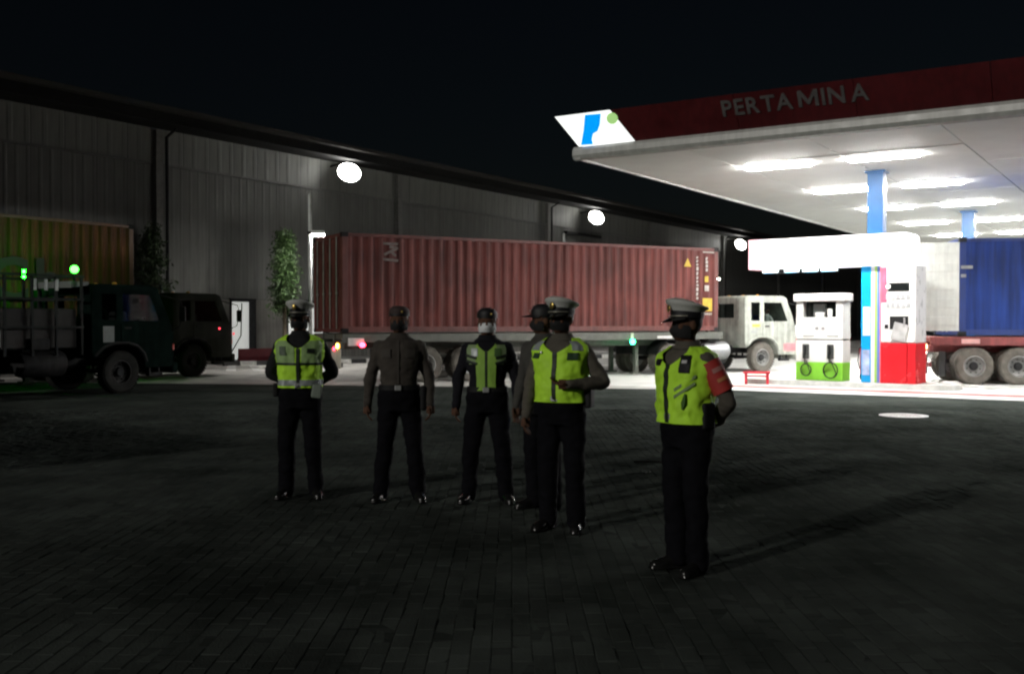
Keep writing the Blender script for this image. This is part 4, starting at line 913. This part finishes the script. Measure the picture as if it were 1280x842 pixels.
capw = M('cap_white', (.52, .53, .50), .7, var=.1); capk = M('cap_black', (.01, .01, .012), .6); capb = M('cap_brown', (.045, .028, .026), .8); gold = M('badge_gold', (.5, .36, .1), .3, .8)
def build_cap(kind, HM, root):
    def oval(rx, ry, z, n=32, cy=.006, tilt=0): return [(math.cos(2 * math.pi * k / n) * rx, cy + math.sin(2 * math.pi * k / n) * ry, z - tilt * math.sin(2 * math.pi * k / n)) for k in range(n)]
    if kind in ('peaked', 'peaked_dim'):
        cm = capw
        c_ = MB().rings([oval(.087, .107, 1.652, tilt=.006), oval(.089, .109, 1.675, tilt=.01), oval(.112, .132, 1.70, tilt=.02), oval(.124, .142, 1.712, tilt=.026), oval(.120, .138, 1.724, tilt=.03), oval(.085, .098, 1.735, tilt=.028), oval(.03, .035, 1.738, tilt=.02)]).xf(HM).build('cap', cm, root, True, 60)
        MB().rings([oval(.0885, .1085, 1.632, tilt=.004), oval(.0905, .1105, 1.634, tilt=.004), oval(.0915, .1115, 1.672, tilt=.009), oval(.088, .108, 1.673, tilt=.009)], cap=False).xf(HM).build('band', capk, c_, True)
        vz = MB(); rr = []
        for i in range(6):
            t = i / 5; rr.append([(math.sin(a) * (.09 + .012 * t), -.0 - math.cos(a) * (.108 + .062 * t * math.cos(a) ** .8), 1.640 - .034 * t * math.cos(a)) for a in np.linspace(-1.15, 1.15, 19)])
        rr2 = [[(x, y, z - .004) for x, y, z in r_] for r_ in rr]
        vz.rings(rr, closed=False); vz.rings(rr2, closed=False); vz.xf(HM).build('visor', M('visor_gloss', (.01, .01, .01), .15), c_, True)
        MB().tube([(math.sin(a) * .094, -math.cos(a) * .116 + .004, 1.646) for a in np.linspace(-1.2, 1.2, 15)], .004, 6).xf(HM).build('chin_strap', M('strap_silver', (.5, .48, .4), .35, .5), c_)
        MB().ell((0, -.128, 1.692), (.02, .006, .026)).xf(HM).build('badge', gold, c_, True)
    elif kind == 'baseball':
        c_ = MB(); c_.rings([oval(.089, .109, 1.632), oval(.09, .11, 1.65), oval(.088, .106, 1.68, tilt=.004), oval(.074, .09, 1.712, tilt=.004), oval(.045, .055, 1.728), oval(.01, .012, 1.732)]); c_ = c_.xf(HM).build('cap', capk, root, True, 60)
        rr = [[(math.sin(a) * (.088 - .006 * t), -math.cos(a) * (.107 + .085 * t * math.cos(a) ** .5), 1.64 - .012 * t + .01 * math.sin(a) ** 2 * -1) for a in np.linspace(-1.2, 1.2, 19)] for t in (0, .25, .5, .75, 1)]
        MB().rings(rr, closed=False).rings([[(x, y, z - .004) for x, y, z in r_] for r_ in rr], closed=False).xf(HM).build('visor', capk, c_, True)
        MB().ell((0, -.112, 1.672), (.014, .005, .012)).xf(HM).build('badge', M('badge_pale', (.45, .45, .4), .5), c_, True)
    elif kind in ('beret', 'beret_black'):
        cm = capb if kind == 'beret' else capk
        c_ = MB().rings([oval(.088, .108, 1.636, tilt=.004), oval(.091, .111, 1.65, tilt=.004), oval(.093, .112, 1.667, tilt=.006), oval(.086, .104, 1.692, tilt=.008), oval(.066, .08, 1.711, tilt=.008), oval(.04, .048, 1.719, tilt=.005), oval(.012, .015, 1.722)]).xf(HM).build('cap', cm, root, True, 60)
        MB().rings([oval(.0885, .1085, 1.632), oval(.091, .111, 1.634), oval(.091, .111, 1.65), oval(.088, .108, 1.652)], cap=False).xf(HM).build('band', capk, c_, True)
        MB().ell((.04, -.104, 1.668), (.009, .005, .011)).xf(HM).build('badge', gold, c_, True)

def vcut(depth=1.30, w=.55):
    def f(p): return p.y < 0 and p.z > depth and abs(p.x) < (p.z - depth) * w + .004
    return f
def armhole(p): return abs(p.x) > .205 and p.z > 1.29
def vest_A(root, seed, belly):       # dull yoke, bright lower half, reflective hem
    t = torso_patch(.985, 1.452, -math.pi, math.pi, .034, 34, 84, .014, seed, belly, neck=(1.33, .8))
    v = t.build('vest', vestm, root, True)
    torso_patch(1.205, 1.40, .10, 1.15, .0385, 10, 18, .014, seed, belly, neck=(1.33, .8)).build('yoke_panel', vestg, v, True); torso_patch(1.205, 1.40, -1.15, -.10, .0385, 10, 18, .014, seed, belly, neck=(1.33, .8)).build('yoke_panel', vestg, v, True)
    torso_patch(1.185, 1.205, -math.pi, math.pi, .041, 2, 70, .014, seed, belly).build('piping', zipm, v, True)
    torso_patch(1.005, 1.055, -math.pi, math.pi, .041, 3, 70, .014, seed, belly).build('reflective_band', refl, v, True)
    torso_patch(.99, 1.33, -.045, .045, .042, 20, 2, .014, seed, belly).build('zip', zipm, v, True)
    torso_patch(1.29, 1.33, .30, .62, .044, 3, 8, .014, seed, belly).build('name_patch', zipm, v, True); torso_patch(1.27, 1.35, -.75, -.42, .044, 3, 8, .014, seed, belly).build('chest_badge', M('badge_dim', (.08, .12, .07), .6), v, True)
def vest_B(root, seed, belly):       # plain bright vest, dark zip, dark chest patches
    v = torso_patch(.975, 1.452, -math.pi, math.pi, .038, 34, 84, .016, seed, belly, neck=(1.34, .9)).build('vest', vestm, root, True)
    torso_patch(.98, 1.35, -.05, .05, .044, 22, 2, .016, seed, belly).build('zip', zipm, v, True)
    torso_patch(1.29, 1.345, .38, .80, .047, 4, 8, .016, seed, belly).build('chest_patch', M('patch_dark_green', (.03, .07, .03), .6), v, True)
    torso_patch(1.30, 1.34, -.85, -.5, .047, 4, 8, .016, seed, belly).build('chest_patch', MATS['patch_dark_green'], v, True)
    MB().ell(torso_at(1.345, -.42, .05, belly), (.011, .006, .011)).build('pin', M('pin_silver', (.8, .8, .75), .2, .6), v, True)
    for s_ in (-1, 1): torso_patch(1.36, 1.43, s_ * .8 - .25, s_ * .8 + .25, .043, 4, 8, .016, seed, belly).build('shoulder_band', refl, v, True)
def vest_C(root, seed, belly):       # narrow bright front panel with slanting stripes on a black jacket
    v = torso_patch(1.0, 1.41, -.42, .42, .022, 26, 22, .004, seed, belly, neck=(1.34, .7)).build('front_panel', M('jacket_lime', (.30, .52, .08), .7, var=.1), root, True)
    torso_patch(1.0, 1.35, -.03, .03, .027, 20, 2, .004, seed).build('zip', zipm, v, True)
    for s_ in (-1, 1):
        torso_patch(1.21, 1.40, min(s_ * .42, s_ * .95), max(s_ * .42, s_ * .95), .022, 10, 10, .004, seed, cut=lambda p: p.z < 1.20 + abs(p.x) * .25).build('chest_panel', M('jacket_lime_grey', (.24, .34, .16), .7), v, True)
        for z0 in (1.285, 1.235):
            st_ = MB(); A = torso_at(z0, s_ * .36, .03); B = torso_at(z0 + .025, s_ * .95, .03)
            st_.tube([A + (B - A) * 0, torso_at(z0 + .012, s_ * .65, .031), B], [(.012, .003)] * 3, 8); st_.build('stripe', zipm, v, True)
        torso_patch(1.30, 1.37, min(s_ * .3, s_ * .62), max(s_ * .3, s_ * .62), .027, 4, 6, .003, seed).build('chest_patch', refl if s_ < 0 else M('patch_green', (.08, .16, .05), .6), v, True)
def vest_D(root, seed, belly):       # side seen: reflective slashes, pockets
    v = torso_patch(.965, 1.452, -math.pi, math.pi, .038, 36, 84, .016, seed, belly, neck=(1.33, .8)).build('vest', vestm, root, True)
    torso_patch(.97, 1.34, -.05, .05, .044, 20, 2, .016, seed, belly).build('zip', zipm, v, True)
    for z0 in (1.135, 1.18):
        sl_ = MB(); q0 = [torso_at(z0 + .09 * k / 8, .3 + .75 * k / 8, .034 + .009, belly) for k in range(9)]; sl_.rings([[p + Vector((0, 0, -.010)) for p in q0], [p + Vector((0, 0, .010)) for p in q0]], closed=False)
        sl_.build('reflective_slash', M('slash_grey', (.20, .30, .12), .6), v, True)
    torso_patch(1.29, 1.40, .42, .78, .05, 5, 8, .016, seed, belly).build('radio_pouch', black, v, True)
    torso_patch(1.35, 1.37, .50, .66, .057, 2, 4, .016, seed, belly).build('pouch_label', M('label_white', (.6, .6, .6), .6), v, True)
    torso_patch(1.33, 1.37, -.55, -.2, .048, 3, 6, .016, seed, belly).build('name_patch', black, v, True)
    pk = MB(); pk.tube([torso_at(1.06, .62, .05, belly), torso_at(1.1, .66, .05, belly), torso_at(1.16, .72, .05, belly)], [(.006, .003), (.018, .003), (.005, .003)], 8); pk.build('pocket_slit', M('pocket_dark', (.06, .14, .02), .7), v, True)

down = {s_: ((s_ * .255, .03, 1.11), (s_ * .275, -.03, .86), (s_ * .03, -.12, -1)) for s_ in (-1, 1)}
behind = {s_: ((s_ * .275, .10, 1.12), (s_ * .085, .195, .97), (-s_, .15, -.35)) for s_ in (-1, 1)}
tan = (.10, .088, .072)
def ex1(root):
    MB().box((.16, -.13, .955), (.085, .03, .12), Matrix.Rotation(.15, 3, 'Y'), .012).build('hip_pouch', M('pouch_pale', (.2, .24, .2), .7), root)
    MB().bb(-.235, -.185, -.05, .06, .90, 1.02, .015).build('belt_pouch', black, root)
def ex2(root):
    MB().bb(.185, .24, -.06, .05, .80, 1.02, .02).build('holster', black, root)
    for s_ in (-1, 1): torso_patch(1.27, 1.345, min(s_ * .28, s_ * .78), max(s_ * .28, s_ * .78), .016, 5, 8, .003, 3).build('chest_pocket', M('pocket_brown', (.052, .045, .039), .85), root, True)
    torso_patch(1.04, 1.42, -.03, .03, .014, 16, 2, .002, 2).build('button_placket', M('placket', (.055, .048, .041), .85), root, True)
def ex5(root):
    MB().bb(.19, .245, -.05, .06, .93, 1.08, .015).build('belt_pouch', black, root)
def ex6(root):
    MB().box((.0, .20, .985), (.10, .07, .13), None, .02).build('belt_pouch', black, root)
    MB().bb(.175, .215, -.04, .06, .93, 1.10, .018).build('holster', black, root)
    S0 = Vector((.175, .008, 1.375)); el = Vector(behind[1][0])
    P = [S0.lerp(el, t) + Vector((.003, 0, 0)) for t in (.08, .3, .55, .8)]
    ab = MB().tube(P, [.074, .074, .071, .068], 20, cap=False); ab = ab.build('armband', M('armband_red', (.42, .035, .03), .7, var=.15), root, True)
    d = (el - S0).normalized(); side = Vector((1, -.25, .2)); side = (side - d * side.dot(d)).normalized(); w = d.cross(side)
    for t0, t1, c_ in ((.26, .36, (.45, .2, .18)), (.5, .58, (.5, .2, .08))):
        q = []
        for t in (t0, t1):
            c0 = S0.lerp(el, t); q.append([c0 + (side * math.cos(a) + w * math.sin(a)) * .0775 for a in np.linspace(-.55, .55, 8)])
        MB().rings(q, closed=False).build('armband_stripe', M('armband_print_%g' % t0, c_, .7), ab, True)

person('officer in pale peaked cap and lime vest, hands behind back, facing forward', 375, 623, 1.74, R(4), R(-16), behind, (.02, .021, .022), 'black', vest_A, 'peaked', 'black', 1, extras=ex1, stance=.13)
person('officer in brown uniform shirt and brown cap, arms at his sides', 499, 627, 1.72, R(2), R(-4), down, (.062, .054, .047), 'brown', None, 'beret', 'black', 2, extras=ex2, stance=.16)
person('man in black jacket with narrow lime chest panel and white face mask', 609, 629, 1.70, R(-3), R(2), down, (.012, .012, .016), 'jacket', vest_C, 'beret_black', 'white', 3, stance=.17)
a4 = dict(down)
person('man in dark visor cap standing behind officer with bent arm', 679, 638, 1.72, R(-42), R(-40), a4, (.07, .068, .062), 'grey', None, 'baseball', 'black', 4, stance=.11)
a5 = {-1: down[-1], 1: ((.315, .045, 1.12), (.135, -.20, 1.115), (-1, -.25, .0))}
person('officer in peaked cap and lime vest bending one arm across belly', 702, 664, 1.73, R(-22), R(-16), a5, (.105, .095, .078), 'tan', vest_B, 'peaked', 'black', 5, belly=.03, extras=ex5, stance=.11)
person('officer in profile with lime vest, red armband and white peaked cap', 858, 716, 1.69, R(-58), R(-14), behind, (.105, .095, .078), 'tan', vest_D, 'peaked', 'black', 6, belly=.015, extras=ex6, stance=.10)
# driver in the white cab
dpos = TR + DR * (CABX0 + 1.28) - NR * .72
dl_ = {s_: [(s_ * .09, 0, .9), (s_ * .11, -.36, .88), (s_ * .11, -.48, .50)] for s_ in (-1, 1)}
da = {s_: ((s_ * .24, -.08, 1.14), (s_ * .17, -.30, 1.17), (-s_ * .3, -1, .2)) for s_ in (-1, 1)}
person('driver in pale shirt sitting at window of white truck cab', 0, 0, 1.5, PHI_R + math.pi / 2, R(-25), da, (.5, .5, .47), 'pale', None, 'none', 'black', 8, loc=(dpos.x, dpos.y, .58), legs=dl_)
